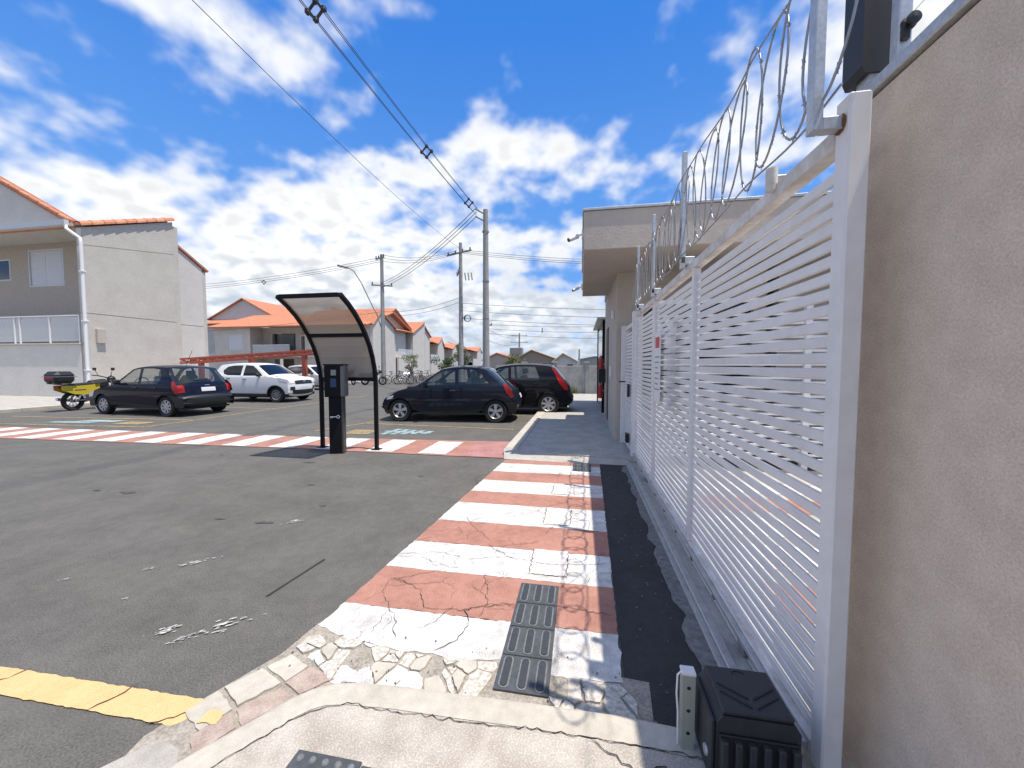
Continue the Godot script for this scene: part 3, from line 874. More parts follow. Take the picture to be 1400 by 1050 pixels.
# jagged outline along straight edges
func jag(poly: Array, amp: float, step: float) -> PackedVector2Array:
	var out := PackedVector2Array()
	for i in poly.size():
		var a: Vector2 = poly[i]
		var b: Vector2 = poly[(i + 1) % poly.size()]
		var n := maxi(1, int((b - a).length() / step))
		var o := (b - a).normalized().orthogonal()
		for k in n:
			var j := 0.0 if k == 0 else rng.randf_range(-amp, amp)
			out.append(a.lerp(b, float(k) / n) + o * j)
	return out

# crack: a thin dark jagged ribbon on the ground
func crack(parent: Node, pts: Array, w: float, y: float) -> void:
	var st := mb()
	var fine := []
	for i in pts.size() - 1:
		var a: Vector2 = pts[i]
		var b: Vector2 = pts[i + 1]
		var n := maxi(2, int((b - a).length() / 0.022))
		var o := (b - a).normalized().orthogonal()
		for k in n: fine.append(a.lerp(b, float(k) / n) + o * rng.randf_range(-0.009, 0.009))
	fine.append(pts[pts.size() - 1])
	var L := []
	var R := []
	for i in fine.size():
		var d: Vector2 = (fine[mini(i + 1, fine.size() - 1)] - fine[maxi(i - 1, 0)]).normalized().orthogonal()
		var ww := w * rng.randf_range(0.35, 1.1) * (0.25 if i == 0 or i == fine.size() - 1 else 1.0)
		L.append(fine[i] + d * ww * 0.5)
		R.append(fine[i] - d * ww * 0.5)
	for i in fine.size() - 1:
		quad(st, Vector3(L[i].x, y, L[i].y), Vector3(L[i + 1].x, y, L[i + 1].y), Vector3(R[i + 1].x, y, R[i + 1].y), Vector3(R[i].x, y, R[i].y), Vector3.UP)
	part("crack", st, M.crack, parent)

func branch_crack(parent: Node, p: Vector2, ang: float, length: float, w: float, y: float, depth := 0) -> void:
	var pts := [p]
	var a := ang
	var q := p
	var n := maxi(2, int(length / 0.07))
	for i in n:
		a += rng.randf_range(-0.55, 0.55)
		q += Vector2(cos(a), sin(a)) * 0.07
		pts.append(q)
		if depth < 2 and rng.randf() < 0.28:
			branch_crack(parent, q, a + (1.0 if rng.randf() < 0.5 else -1.0) * rng.randf_range(0.6, 1.4), length * rng.randf_range(0.3, 0.55), w * 0.7, y, depth + 1)
	crack(parent, pts, w, y)

func build_ground() -> void:
	rng.seed = 77
	# asphalt sheet, finer near the camera; vertex tint = large stains and older patches
	var nz := FastNoiseLite.new()
	nz.seed = 4
	nz.frequency = 0.35
	nz.fractal_octaves = 4
	var st := mb()
	var xs := [-420.0, -200.0, -90.0, -45.0]
	var zs := [-420.0, -200.0, -100.0, -60.0]
	for i in 171: xs.append(-28.0 + i * 0.2)
	for v in [10.0, 25.0, 60.0, 150.0, 420.0]: xs.append(v)
	for i in 151: zs.append(-24.0 + i * 0.2)
	for v in [12.0, 40.0, 150.0, 420.0]: zs.append(v)
	for i in xs.size() - 1:
		for j in zs.size() - 1:
			var c := [Vector3(xs[i], 0, zs[j]), Vector3(xs[i + 1], 0, zs[j]), Vector3(xs[i + 1], 0, zs[j + 1]), Vector3(xs[i], 0, zs[j + 1])]
			for k in [0, 1, 2, 0, 2, 3]:
				var p: Vector3 = c[k]
				var v := 1.0 + clampf(nz.get_noise_2d(p.x * 1.0, p.z * 2.0), -0.5, 0.5) * 0.15
				st.set_color(Color(v, v, v * 0.99))
				st.set_normal(Vector3.UP)
				st.add_vertex(p)
	var g := part("ground", st, M.asphalt)
	tag(g, "weathered grey asphalt of the parking street", "ground", "", "structure")

	# ---- near crosswalk
	var cw := thing("crosswalk", "red and white striped crosswalk along the white gate", "crosswalk", Vector3.ZERO, 0.0, "", "structure")
	var zb := [-1.70, -2.05, -2.49, -2.90, -3.34, -3.82, -4.19, -4.62, -5.02, -5.46, -5.66]
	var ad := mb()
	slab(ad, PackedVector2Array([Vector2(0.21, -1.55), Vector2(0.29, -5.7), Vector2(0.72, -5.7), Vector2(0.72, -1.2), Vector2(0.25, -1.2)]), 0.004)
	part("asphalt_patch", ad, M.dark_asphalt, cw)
	for i in zb.size() - 1:
		var z0: float = zb[i]
		var z1: float = zb[i + 1]
		var xl0 := lerpf(-1.42, -1.11, (z0 + 1.76) / -3.9)
		var xl1 := lerpf(-1.42, -1.11, (z1 + 1.76) / -3.9)
		var xr0 := lerpf(0.205, 0.285, (z0 + 1.76) / -3.9)
		var xr1 := lerpf(0.205, 0.285, (z1 + 1.76) / -3.9)
		var white := i % 2 == 0
		if i == zb.size() - 2: white = false
		var poly := jag([Vector2(xl0, z0), Vector2(xl1, z1), Vector2(xr1, z1), Vector2(xr0, z0)], 0.005, 0.04)
		if i == 0:
			poly = jag([Vector2(-1.42, -1.84), Vector2(xl1, z1), Vector2(xr1, z1), Vector2(0.205, -1.735), Vector2(-0.1, -1.715), Vector2(-0.38, -1.77), Vector2(-0.6, -1.72), Vector2(-0.72, -1.755), Vector2(-0.9, -1.74), Vector2(-1.2, -1.775)], 0.008, 0.03)
		sheet("stripe", poly, 0.008, M.white_paint if white else M.red_paint, cw)
	var sp := []
	for k in 34: sp.append(Vector2(0.585 + rng.randf_range(-0.030, 0.030), -1.55 - k * 0.122))
	sp.append(Vector2(0.665, -5.6))
	sp.append(Vector2(0.665, -1.5))
	sheet("mortar_spill", jag(sp, 0.006, 0.03), 0.0075, M.mortar, cw)
	var gr := mb()
	for k in 170:
		var gx := rng.randf_range(0.30, 0.68) if k % 3 else rng.randf_range(-1.5, 0.3)
		var gz := rng.randf_range(-5.5, -1.5) if k % 3 else rng.randf_range(-1.85, -1.5)
		var sz := rng.randf_range(0.003, 0.010)
		cbox(gr, Vector3.ZERO, Vector3(sz, sz * 0.7, sz * 1.2), sz * 0.2, Transform3D(Basis(Vector3.UP, rng.randf() * TAU), Vector3(gx, 0.012 + sz * 0.3, gz)))
	var grit := part("grit", gr, M.mortar, cw)
	grit.set_meta("kind", "stuff")
	# repaired trench squares in the stripes
	for q in [[-0.34, -0.08, -2.92, -2.56], [-0.32, -0.08, -3.80, -3.40], [-0.30, -0.06, -4.58, -4.22]]:
		sheet("worn_patch", jag([Vector2(q[0], q[2]), Vector2(q[1], q[2]), Vector2(q[1], q[3]), Vector2(q[0], q[3])], 0.006, 0.03), 0.011, M.patch_paint, cw)
		for e in [[Vector2(q[0], q[2]), Vector2(q[0], q[3])], [Vector2(q[0], q[3]), Vector2(q[1], q[3])], [Vector2(q[1], q[3]), Vector2(q[1], q[2])]]:
			crack(cw, e, 0.006, 0.0135)
	# cracks through the paint
	crack(cw, [Vector2(-0.72, -1.76), Vector2(-0.62, -1.86), Vector2(-0.60, -2.02), Vector2(-0.66, -2.1), Vector2(-0.45, -2.2), Vector2(-0.12, -2.24), Vector2(0.2, -2.2)], 0.0048, 0.0135)
	crack(cw, [Vector2(-1.2, -2.35), Vector2(-1.0, -2.25), Vector2(-0.9, -2.08), Vector2(-0.66, -2.1)], 0.004, 0.0135)
	crack(cw, [Vector2(-1.35, -2.66), Vector2(-1.05, -2.74), Vector2(-0.8, -2.68), Vector2(-0.55, -2.76), Vector2(-0.2, -2.7), Vector2(0.2, -2.78)], 0.0045, 0.0135)
	for i in 15:
		branch_crack(cw, Vector2(rng.randf_range(-1.3, 0.15), rng.randf_range(-3.2, -1.85)), rng.randf() * TAU, rng.randf_range(0.25, 0.6), 0.0036, 0.0135)
	for i in 9:
		branch_crack(cw, Vector2(rng.randf_range(-1.2, 0.2), rng.randf_range(-5.4, -3.3)), rng.randf() * TAU, rng.randf_range(0.3, 0.6), 0.004, 0.0135)
	# tactile tiles
	for k in 4:
		tactile_tile(cw, Vector3(-0.247, 0.009, -1.695 - k * 0.212), 0.25, 0.208)
	for k in 2: tactile_tile(cw, Vector3(0.03, 0.009, -5.30 - k * 0.21), 0.25, 0.208)

	# ---- raised crosswalk across the street: red band with white bars
	var c2 := thing("crosswalk", "red band with white bars crossing the street under the curved shelter", "crosswalk", Vector3.ZERO, 0.0, "", "structure")
	sheet("red_band", jag([Vector2(-19, -5.35), Vector2(-5.0, -5.80), Vector2(-1.14, -5.74), Vector2(-1.24, -7.0), Vector2(-5.0, -6.78), Vector2(-19, -6.55)], 0.006, 0.15), 0.008, M.red_paint, c2)
	sheet("pink_end", PackedVector2Array([Vector2(-1.85, -5.76), Vector2(-1.145, -5.748), Vector2(-1.235, -6.99), Vector2(-1.88, -6.95)]), 0.012, M.pink_paint, c2)
	for k in 18:
		var x := -2.36 - k * 0.93
		var zn := lerpf(-5.82, -5.40, clampf((-x - 5.0) / 14.0, 0.0, 1.0))
		var zf := lerpf(-6.80, -6.50, clampf((-x - 5.0) / 14.0, 0.0, 1.0))
		sheet("stripe", jag([Vector2(x - 0.24, zn), Vector2(x + 0.24, zn), Vector2(x + 0.24, zf), Vector2(x - 0.24, zf)], 0.006, 0.08), 0.012, M.white_paint, c2)

	# ---- yellow line and worn marks on the asphalt
	var mk := thing("road_markings", "worn yellow, white and pale blue paint on the asphalt", "road markings", Vector3.ZERO, 0.0, "", "structure")
	sheet("yellow_line", jag([Vector2(-3.9, -1.30), Vector2(-2.6, -1.315), Vector2(-1.58, -1.33), Vector2(-1.54, -1.27), Vector2(-1.60, -1.205), Vector2(-2.6, -1.19), Vector2(-3.9, -1.185)], 0.0035, 0.025), 0.006, M.yellow_paint, mk)
	crack(mk, [Vector2(-2.56, -1.33), Vector2(-2.60, -1.25), Vector2(-2.64, -1.17)], 0.005, 0.009)
	crack(mk, [Vector2(-1.95, -1.35), Vector2(-1.99, -1.25), Vector2(-2.03, -1.18)], 0.007, 0.009)
	crack(mk, [Vector2(-1.72, -1.19), Vector2(-1.62, -1.23), Vector2(-1.56, -1.31)], 0.006, 0.009)
	for q in [[-1.95, -1.72, 0.16], [-2.20, -1.66, 0.10], [-2.75, -2.3, 0.12], [-2.60, -3.05, 0.10], [-3.4, -1.95, 0.04], [-2.75, -1.85, 0.03], [-2.66, -1.12, 0.04], [-3.0, -2.15, 0.05], [-2.05, -1.62, 0.07]]:
		for k in 26:
			var cc: Vector2 = Vector2(q[0], q[1]) + Vector2(rng.randfn() * 0.42, rng.randfn() * 0.16).rotated(-0.75) * float(q[2])
			var pl := PackedVector2Array()
			var sz: float = q[2] * rng.randf_range(0.03, 0.13)
			for a in 9:
				pl.append(cc + Vector2(cos(TAU * a / 9.0) * 1.5, sin(TAU * a / 9.0) * 0.5).rotated(-0.75) * sz * rng.randf_range(0.45, 1.2))
			sheet("paint_splash", pl, 0.005 + k * 0.0003, M.faint_white, mk)
	var dr := mb()
	slab(dr, PackedVector2Array([Vector2(-1.925, -2.02), Vector2(-1.91, -2.03), Vector2(-1.89, -2.2), Vector2(-1.853, -2.50), Vector2(-1.868, -2.50), Vector2(-1.905, -2.2)]), 0.006)
	part("tar_streak", dr, M.dark_asphalt, mk)
	for k in 9:
		var cc := Vector2(rng.randf_range(-6.5, -1.8), rng.randf_range(-5.2, -3.0))
		var pl := PackedVector2Array()
		var rr := rng.randf_range(0.03, 0.10)
		for a in 9: pl.append(cc + Vector2(cos(TAU * a / 9.0) * 1.6, sin(TAU * a / 9.0) * 0.6) * rr * rng.randf_range(0.4, 1.0))
		sheet("tar_spot", pl, 0.0045, M.tar, mk)
	# bay lines
	for q in [[Vector2(-5.70, -7.45), Vector2(-4.72, -9.9), 0.09], [Vector2(-4.72, -9.9), Vector2(-4.6, -14.5), 0.09], [Vector2(-5.2, -8.62), Vector2(-1.45, -8.36), 0.09], [Vector2(-4.7, -10.75), Vector2(-1.5, -10.62), 0.09], [Vector2(-9.9, -7.2), Vector2(-9.75, -16.5), 0.10], [Vector2(-9.8, -8.35), Vector2(-15.6, -8.05), 0.09], [Vector2(-9.8, -11.0), Vector2(-16.0, -11.0), 0.09], [Vector2(-9.8, -15.0), Vector2(-16, -15.0), 0.09], [Vector2(-9.9, -7.2), Vector2(-16, -6.9), 0.08]]:
		sheet("bay_line", jag(Array(strip(q[0], q[1], q[2])), 0.006, 0.12), 0.006, M.faint_yellow, mk)
	sheet("yellow_block", jag([Vector2(-4.9, -7.25), Vector2(-4.35, -7.25), Vector2(-4.35, -7.75), Vector2(-4.9, -7.75)], 0.01, 0.08), 0.006, M.faint_yellow, mk)
	sheet("yellow_block", jag([Vector2(-11.3, -7.45), Vector2(-10.5, -7.45), Vector2(-10.4, -7.85), Vector2(-11.2, -7.85)], 0.01, 0.08), 0.0075, M.faint_yellow, mk)
	for k in 5:
		sheet("blue_mark", jag([Vector2(-4.10 + k * 0.20, -7.3 - k * 0.05), Vector2(-3.98 + k * 0.20, -7.3 - k * 0.05), Vector2(-3.90 + k * 0.20, -8.0 + k * 0.04), Vector2(-4.04 + k * 0.20, -8.0 + k * 0.04)], 0.01, 0.06), 0.006, M.blue_paint, mk)
	sheet("blue_mark", jag([Vector2(-4.15, -7.6), Vector2(-3.1, -7.55), Vector2(-3.1, -7.68), Vector2(-4.15, -7.72)], 0.01, 0.06), 0.008, M.blue_paint, mk)
	for q in [[-13.2, -7.35, -12.0, -7.62], [-12.7, -7.62, -11.6, -7.95]]:
		sheet("blue_mark", jag([Vector2(q[0], q[1]), Vector2(q[2], q[1] - 0.05), Vector2(q[2] + 0.15, q[3]), Vector2(q[0] + 0.15, q[3] + 0.05)], 0.012, 0.08), 0.009, M.blue_paint, mk)

	# ---- near pavement with rounded kerb
	var pv_ := thing("sidewalk", "rough pale concrete sidewalk with smooth rounded kerb", "sidewalk", Vector3.ZERO, 0.0, "", "structure")
	var edge := [Vector2(1.1, -1.49), Vector2(0.45, -1.52), Vector2(0.17, -1.535), Vector2(-0.2, -1.53), Vector2(-0.5, -1.52), Vector2(-0.74, -1.515), Vector2(-0.95, -1.50), Vector2(-1.06, -1.475), Vector2(-1.14, -1.43), Vector2(-1.20, -1.37), Vector2(-1.28, -1.25), Vector2(-1.37, -1.12), Vector2(-1.48, -0.94), Vector2(-1.75, -0.5), Vector2(-2.1, 0.1), Vector2(-2.6, 1.0), Vector2(-3.2, 2.2)]
	var inner := []
	var lip := []
	for i in edge.size():
		var d: Vector2 = (edge[mini(i + 1, edge.size() - 1)] - edge[maxi(i - 1, 0)]).normalized()
		var n := Vector2(-d.y, d.x) * -1.0
		if n.dot(Vector2(0.4, 1.0)) < 0.0: n = -n
		lip.append(edge[i] + n * 0.028)
		inner.append(edge[i] + n * 0.135)
	var kb := mb()
	var kr := 0.05
	for i in edge.size() - 1:
		var prof := [[edge[i], 0.0], [edge[i].lerp(lip[i], 0.15), kr * 0.6], [edge[i].lerp(lip[i], 0.5), kr * 0.9], [lip[i], kr], [inner[i], kr + 0.006]]
		var prof2 := [[edge[i + 1], 0.0], [edge[i + 1].lerp(lip[i + 1], 0.15), kr * 0.6], [edge[i + 1].lerp(lip[i + 1], 0.5), kr * 0.9], [lip[i + 1], kr], [inner[i + 1], kr + 0.006]]
		for k in 4:
			quad(kb, Vector3(prof[k][0].x, prof[k][1], prof[k][0].y), Vector3(prof2[k][0].x, prof2[k][1], prof2[k][0].y), Vector3(prof2[k + 1][0].x, prof2[k + 1][1], prof2[k + 1][0].y), Vector3(prof[k + 1][0].x, prof[k + 1][1], prof[k + 1][0].y))
	part("kerb", kb, M.kerb, pv_)
	var ip := PackedVector2Array()
	for p in inner: ip.append(p)
	ip.append(Vector2(-3.2, 6.0))
	ip.append(Vector2(1.1, 6.0))
	var sl := mb()
	slab(sl, ip, 0.054)
	part("paving", sl, M.aggregate, pv_)
	var jl := []
	for i in range(1, inner.size() - 2): jl.append(inner[i] + Vector2(0.0, rng.randf_range(-0.012, 0.012)))
	crack(pv_, jl, 0.0042, 0.0585)
	crack(pv_, [Vector2(0.05, -1.39), Vector2(0.2, -1.30), Vector2(0.3, -1.33), Vector2(0.42, -1.22)], 0.006, 0.0600)
	for k in 2:
		var tl := MeshInstance3D.new()
		var b := mb()
		cbox(b, Vector3(-0.865 + k * 0.255, 0.057, -1.04 + k * 0.012), Vector3(0.25, 0.012, 0.25), 0.003)
		tl.mesh = b.commit()
		tl.name = "warning_tile"
		tl.material_override = M.rubber_tile
		pv_.add_child(tl, true)
		for i in 5:
			for j in 5:
				var sd := mb()
				lathe(sd, Vector3(-0.865 + k * 0.255 + (i - 2) * 0.049, 0.0628, -1.04 + k * 0.012 + (j - 2) * 0.049), Vector3.UP, [Vector2(0.013, 0.0), Vector2(0.009, 0.005), Vector2(0.001, 0.006)], 10)
				part("stud", sd, M.rubber_edge, tl)
	# ---- broken stones between crosswalk and kerb
	var gt := thing("gutter", "strip of broken paint-splashed stones and dirt between crosswalk and kerb", "gutter", Vector3.ZERO, 0.0, "", "structure")
	sheet("dirt_bed", PackedVector2Array([Vector2(0.32, -1.76), Vector2(0.30, -1.50), Vector2(-0.95, -1.46), Vector2(-1.15, -1.38), Vector2(-1.40, -1.02), Vector2(-1.60, -0.85), Vector2(-1.66, -1.15), Vector2(-1.60, -1.32), Vector2(-1.46, -1.62), Vector2(-1.43, -1.86), Vector2(-1.15, -1.80), Vector2(-0.6, -1.78), Vector2(-0.3, -1.80)]), 0.0055, M.dirt, gt)
	var region := PackedVector2Array([Vector2(0.27, -1.725), Vector2(0.24, -1.545), Vector2(-0.95, -1.515), Vector2(-1.10, -1.50), Vector2(-1.24, -1.585), Vector2(-1.41, -1.66), Vector2(-1.42, -1.82), Vector2(-1.15, -1.765), Vector2(-0.9, -1.735), Vector2(-0.6, -1.72), Vector2(-0.38, -1.755), Vector2(-0.1, -1.715)])
	var seeds := []
	for i in 21:
		for j in 3: seeds.append(Vector2(-1.40 + i * 0.083 + rng.randf_range(-0.05, 0.05), -1.79 + j * 0.10 + rng.randf_range(-0.055, 0.055)))
	for i in 16: seeds.append(Vector2(rng.randf_range(-1.4, 0.25), rng.randf_range(-1.78, -1.54)))
	for i in seeds.size():
		var cellp := [region]
		for j in seeds.size():
			if j == i or seeds[i].distance_to(seeds[j]) > 0.3: continue
			var n: Vector2 = (seeds[j] - seeds[i]).normalized()
			var m: Vector2 = (seeds[i] + seeds[j]) * 0.5 - n * rng.randf_range(0.0, 0.009)
			var o := n.orthogonal()
			var half := PackedVector2Array([m + o * 2.0, m - o * 2.0, m - o * 2.0 - n * 4.0, m + o * 2.0 - n * 4.0])
			var nx := []
			for c in cellp:
				for r in Geometry2D.intersect_polygons(c, half): nx.append(r)
			cellp = nx
		if rng.randf() < 0.16: continue
		for c in cellp:
			if c.size() < 3: continue
			var cx := Vector2.ZERO
			for p in c: cx += p / c.size()
			if cx.x > -0.385 and cx.x < -0.11: continue
			var s := mb()
			slab(s, jag(Array(c), 0.004, 0.018), 0.007 + rng.randf_range(0.0, 0.012), 0.02)
			part("stone", s, [M.white_paint, M.worn_stone, M.worn_stone, M.kerb, M.worn_stone][rng.randi() % 5], gt)
	var slabs := [[Vector2(-1.40, -1.62), Vector2(-1.27, -1.57), Vector2(-1.31, -1.47), Vector2(-1.46, -1.53)], [Vector2(-1.25, -1.56), Vector2(-1.10, -1.52), Vector2(-1.20, -1.42), Vector2(-1.30, -1.46)], [Vector2(-1.47, -1.51), Vector2(-1.32, -1.455), Vector2(-1.41, -1.32), Vector2(-1.55, -1.39)], [Vector2(-1.30, -1.44), Vector2(-1.21, -1.40), Vector2(-1.32, -1.25), Vector2(-1.40, -1.305)], [Vector2(-1.56, -1.37), Vector2(-1.42, -1.305), Vector2(-1.46, -1.20), Vector2(-1.60, -1.26)], [Vector2(-1.41, -1.29), Vector2(-1.33, -1.235), Vector2(-1.40, -1.11), Vector2(-1.47, -1.175)]]
	for i in slabs.size():
		var s := mb()
		slab(s, jag(slabs[i], 0.005, 0.03), 0.011 + 0.003 * (i % 3), 0.02)
		part("stone", s, M.pink_stone if i % 2 == 1 else M.kerb, gt)
	sheet("yellow_splash", jag([Vector2(-1.50, -1.285), Vector2(-1.43, -1.275), Vector2(-1.42, -1.23), Vector2(-1.50, -1.22)], 0.006, 0.02), 0.0185, M.yellow_paint, gt)
	sheet("smooth_apron", jag([Vector2(-1.58, -1.15), Vector2(-1.47, -1.13), Vector2(-1.40, -1.06), Vector2(-1.50, -0.9), Vector2(-1.8, -0.4), Vector2(-2.15, 0.1), Vector2(-2.4, 0.1), Vector2(-1.9, -0.72)], 0.004, 0.05), 0.0095, M.concrete, gt)

	# ---- pavement along the gatehouse
	var pr := thing("pavement", "pale concrete pavement and kerb beside the gatehouse", "pavement", Vector3.ZERO, 0.0, "", "structure")
	var p1 := mb()
	slab(p1, PackedVector2Array([Vector2(-0.98, -5.95), Vector2(0.80, -5.75), Vector2(0.80, -18.3), Vector2(-0.98, -18.3)]), 0.08, 0.09)
	part("paving", p1, M.concrete, pr)
	var nk := 12
	for k in nk:
		var k0 := -6.1 - k * 1.0
		var kk := mb()
		bx(kk, -1.22, -0.985, -0.02, 0.095, k0 - 0.994, k0, 0.02)
		part("kerb_stone", kk, M.kerb, pr)
	var rm := mb()
	quad(rm, Vector3(-1.14, 0.006, -5.70), Vector3(-0.2, 0.006, -5.66), Vector3(-0.2, 0.084, -5.98), Vector3(-1.22, 0.084, -6.09))
	quad(rm, Vector3(-0.2, 0.006, -5.66), Vector3(0.7, 0.006, -5.64), Vector3(0.7, 0.084, -5.82), Vector3(-0.2, 0.084, -5.98))
	part("ramp", rm, M.concrete, pr)
	# ---- left pavement before the big house
	var pl2 := thing("pavement", "concrete pavement and kerb in front of the big pale house", "pavement", Vector3.ZERO, 0.0, "", "structure")
	var p2 := mb()
	slab(p2, PackedVector2Array([Vector2(-17.2, -2.0), Vector2(-17.2, -30), Vector2(-40, -30), Vector2(-40, -2.0)]), 0.10, 0.12)
	part("paving", p2, M.concrete, pl2)
	for k in 24:
		var kk := mb()
		bx(kk, -17.2, -17.0, -0.02, 0.115, -3.0 - k * 1.0 - 0.994, -3.0 - k * 1.0, 0.02)
		part("kerb_stone", kk, M.kerb, pl2)
	# ---- outside the gate: sunlit pavement with the crosswalk going on
	var po := thing("forecourt", "sunlit concrete outside the gate with red and white stripes", "forecourt", Vector3.ZERO, 0.0, "", "structure")
	sheet("paving", PackedVector2Array([Vector2(0.98, 3.0), Vector2(0.98, -5.6), Vector2(9, -5.6), Vector2(9, 3.0)]), 0.006, M.concrete, po)
	for k in 6:
		var z0 := -1.75 - k * 0.58
		sheet("stripe", jag([Vector2(1.15, z0), Vector2(2.9, z0), Vector2(2.9, z0 - 0.40), Vector2(1.15, z0 - 0.40)], 0.006, 0.08), 0.010, M.red_paint if k % 3 == 1 else M.white_paint, po)

func tactile_tile(parent: Node, at: Vector3, w: float, d: float) -> void:
	var b := mb()
	cbox(b, at + Vector3(0, 0.003, 0), Vector3(w - 0.004, 0.010, d - 0.004), 0.002)
	var t := part("tactile_tile", b, M.rubber_tile, parent)
	for k in 3:
		var x := at.x + (k - 1) * w / 3.05
		for pass_ in 2:
			var r := 0.024 if pass_ == 0 else 0.0165
			var top := at.y + (0.0105 if pass_ == 0 else 0.0145)
			var pl := PackedVector2Array()
			var h := d * 0.5 - 0.010 - 0.024
			for a in 9: pl.append(Vector2(x + cos(PI * a / 8.0) * r, at.z + h + sin(PI * a / 8.0) * r))
			for a in 9: pl.append(Vector2(x + cos(PI + PI * a / 8.0) * r, at.z - h + sin(PI + PI * a / 8.0) * r))
			var s := mb()
			slab(s, pl, top, 0.005)
			part("ridge_rim" if pass_ == 0 else "ridge", s, M.rubber_edge if pass_ == 0 else M.rubber_ridge, t)

# ---------------------------------------------------------------- gate, wall, razor wire
func slat_bay(parent: Node, along: String, a0: float, a1: float, fixed: float, y0: float, y1: float, pitch: float, h: float, depth: float) -> void:
	var len_ := absf(a1 - a0)
	var st := mb()
	cbox(st, Vector3.ZERO, Vector3(depth, h, len_) if along == "z" else Vector3(len_, h, depth), 0.0035)
	var mesh := st.commit()
	var n := int((y1 - y0) / pitch)
	for i in n:
		var o := obj("slat", mesh, M.gate, parent)
		var y := y0 + (i + 0.5) * pitch
		var j := rng.randf_range(-0.0012, 0.0012)
		o.position = Vector3(fixed + j, y + j, (a0 + a1) * 0.5) if along == "z" else Vector3((a0 + a1) * 0.5, y + j, fixed + j)

func build_gate() -> void:
	rng.seed = 31
	var g := thing("sliding_gate", "white slatted metal sliding gate running beside the crosswalk", "gate", Vector3.ZERO)
	part("end_post", box_mesh(0.785, 0.846, 0.10, 2.265, -1.412, -1.345, 0.006), M.gate, g)
	part("top_rail", box_mesh(0.785, 0.845, 2.135, 2.195, -5.84, -1.413, 0.004), M.gate_dirty, g)
	part("bottom_rail", box_mesh(0.785, 0.845, 0.10, 0.165, -5.84, -1.413, 0.004), M.gate_dirty, g)
	for z in [-2.95, -4.40, -5.80]:
		part("upright", box_mesh(0.781, 0.829, 0.166, 2.134, z - 0.024, z + 0.024, 0.003), M.gate, g)
	var zz := [-1.412, -2.926, -2.974, -4.376, -4.424, -5.776]
	for b in 3:
		slat_bay(g, "z", zz[b * 2], zz[b * 2 + 1], 0.814, 0.17, 2.13, 0.0531, 0.0392, 0.014)
	for z in [-2.0, -4.9]:
		var w := mb()
		lathe(w, Vector3(0.815, 0.075, z), Vector3.RIGHT, [Vector2(0.001, -0.02), Vector2(0.055, -0.02), Vector2(0.045, 0.0), Vector2(0.055, 0.02), Vector2(0.001, 0.02)], 18)
		part("roller", w, M.grey_metal, g)
	for k in 9:
		var z := -1.9 - k * 0.45
		part("hinge_block", box_mesh(0.772, 0.784, 0.085, 0.125, z - 0.018, z + 0.018, 0.003), M.rust, g)
	# steel rack and rust at the post head
	part("gear_rack", box_mesh(0.758, 0.784, 0.128, 0.152, -5.8, -1.42, 0.002), M.galv, g)
	var rs := mb()
	lathe(rs, Vector3(0.7835, 2.19, -1.385), Vector3.LEFT, [Vector2(0.030, 0.0), Vector2(0.026, 0.006), Vector2(0.0001, 0.007)], 9)
	part("rust_weld", rs, M.rust, g)
	part("stopper_bracket", box_mesh(0.800, 0.850, 2.196, 2.245, -1.90, -1.82, 0.004), M.galv, g)
	part("guide_roller", cyl_mesh(Vector3(0.775, 2.17, -1.80), Vector3(0.775, 2.26, -1.80), 0.022), M.gate_dirty, g)

	# guide track on its concrete strip
	var tr := thing("gate_track", "steel guide track on a concrete strip below the white gate", "track", Vector3.ZERO)
	part("concrete_strip", box_mesh(0.66, 0.98, -0.02, 0.022, -6.0, 1.2, 0.006), M.concrete, tr)
	part("track_base", box_mesh(0.690, 0.735, 0.023, 0.042, -5.95, -1.55, 0.004), M.galv, tr)
	var rail := mb()
	tube(rail, [Vector3(0.815, 0.022, -5.95), Vector3(0.815, 0.022, 1.1)], 0.012, 8)
	part("rail", rail, M.galv, tr)

	# notices tied to the gate
	var n1 := thing("notice", "white paper notice with red heading on the slatted gate", "notice", Vector3(0.775, 1.42, -4.14))
	part("sheet", box_mesh(-0.002, 0.002, -0.36, 0.36, -0.15, 0.15), M.white_plain, n1)
	part("red_heading", box_mesh(-0.0045, -0.0025, 0.20, 0.31, -0.10, 0.10), mat(0.55, 0.10, 0.09, 0.7), n1)
	for k in 7:
		part("text_line", box_mesh(-0.0045, -0.0025, 0.10 - k * 0.055, 0.115 - k * 0.055, -0.11, 0.11 - 0.03 * (k % 3)), mat(0.33, 0.33, 0.36, 0.7), n1)
	var n2 := thing("notice", "grey see-through plastic film sheet on the slatted gate", "notice", Vector3(0.772, 1.44, -3.52))
	var fs := mb()
	for k in 8:
		var ya := -0.40 + k * 0.10
		quad(fs, Vector3(0.001 * sin(k * 1.9), ya, -0.17), Vector3(0.001 * sin(k * 1.9 + 1.0), ya, 0.16), Vector3(0.001 * sin((k + 1) * 1.9 + 1.0), ya + 0.1, 0.16), Vector3(0.001 * sin((k + 1) * 1.9), ya + 0.1, -0.17))
	part("sheet", fs, M.lilac_film, n2)

	# pedestrian gate and its post
	var p := thing("pedestrian_gate", "narrow white slatted pedestrian gate beside the gatehouse wall", "gate", Vector3.ZERO)
	part("post", box_mesh(0.76, 0.90, 0.05, 2.24, -6.06, -5.92, 0.005), M.gate, p)
	part("post", box_mesh(0.70, 0.84, 0.08, 2.12, -7.02, -6.90, 0.005), M.gate, p)
	part("frame", box_mesh(0.75, 0.80, 2.02, 2.08, -6.89, -6.07, 0.004), M.gate, p)
	part("frame", box_mesh(0.75, 0.80, 0.14, 0.20, -6.89, -6.07, 0.004), M.gate, p)
	slat_bay(p, "z", -6.88, -6.08, 0.775, 0.21, 2.01, 0.0531, 0.0392, 0.014)
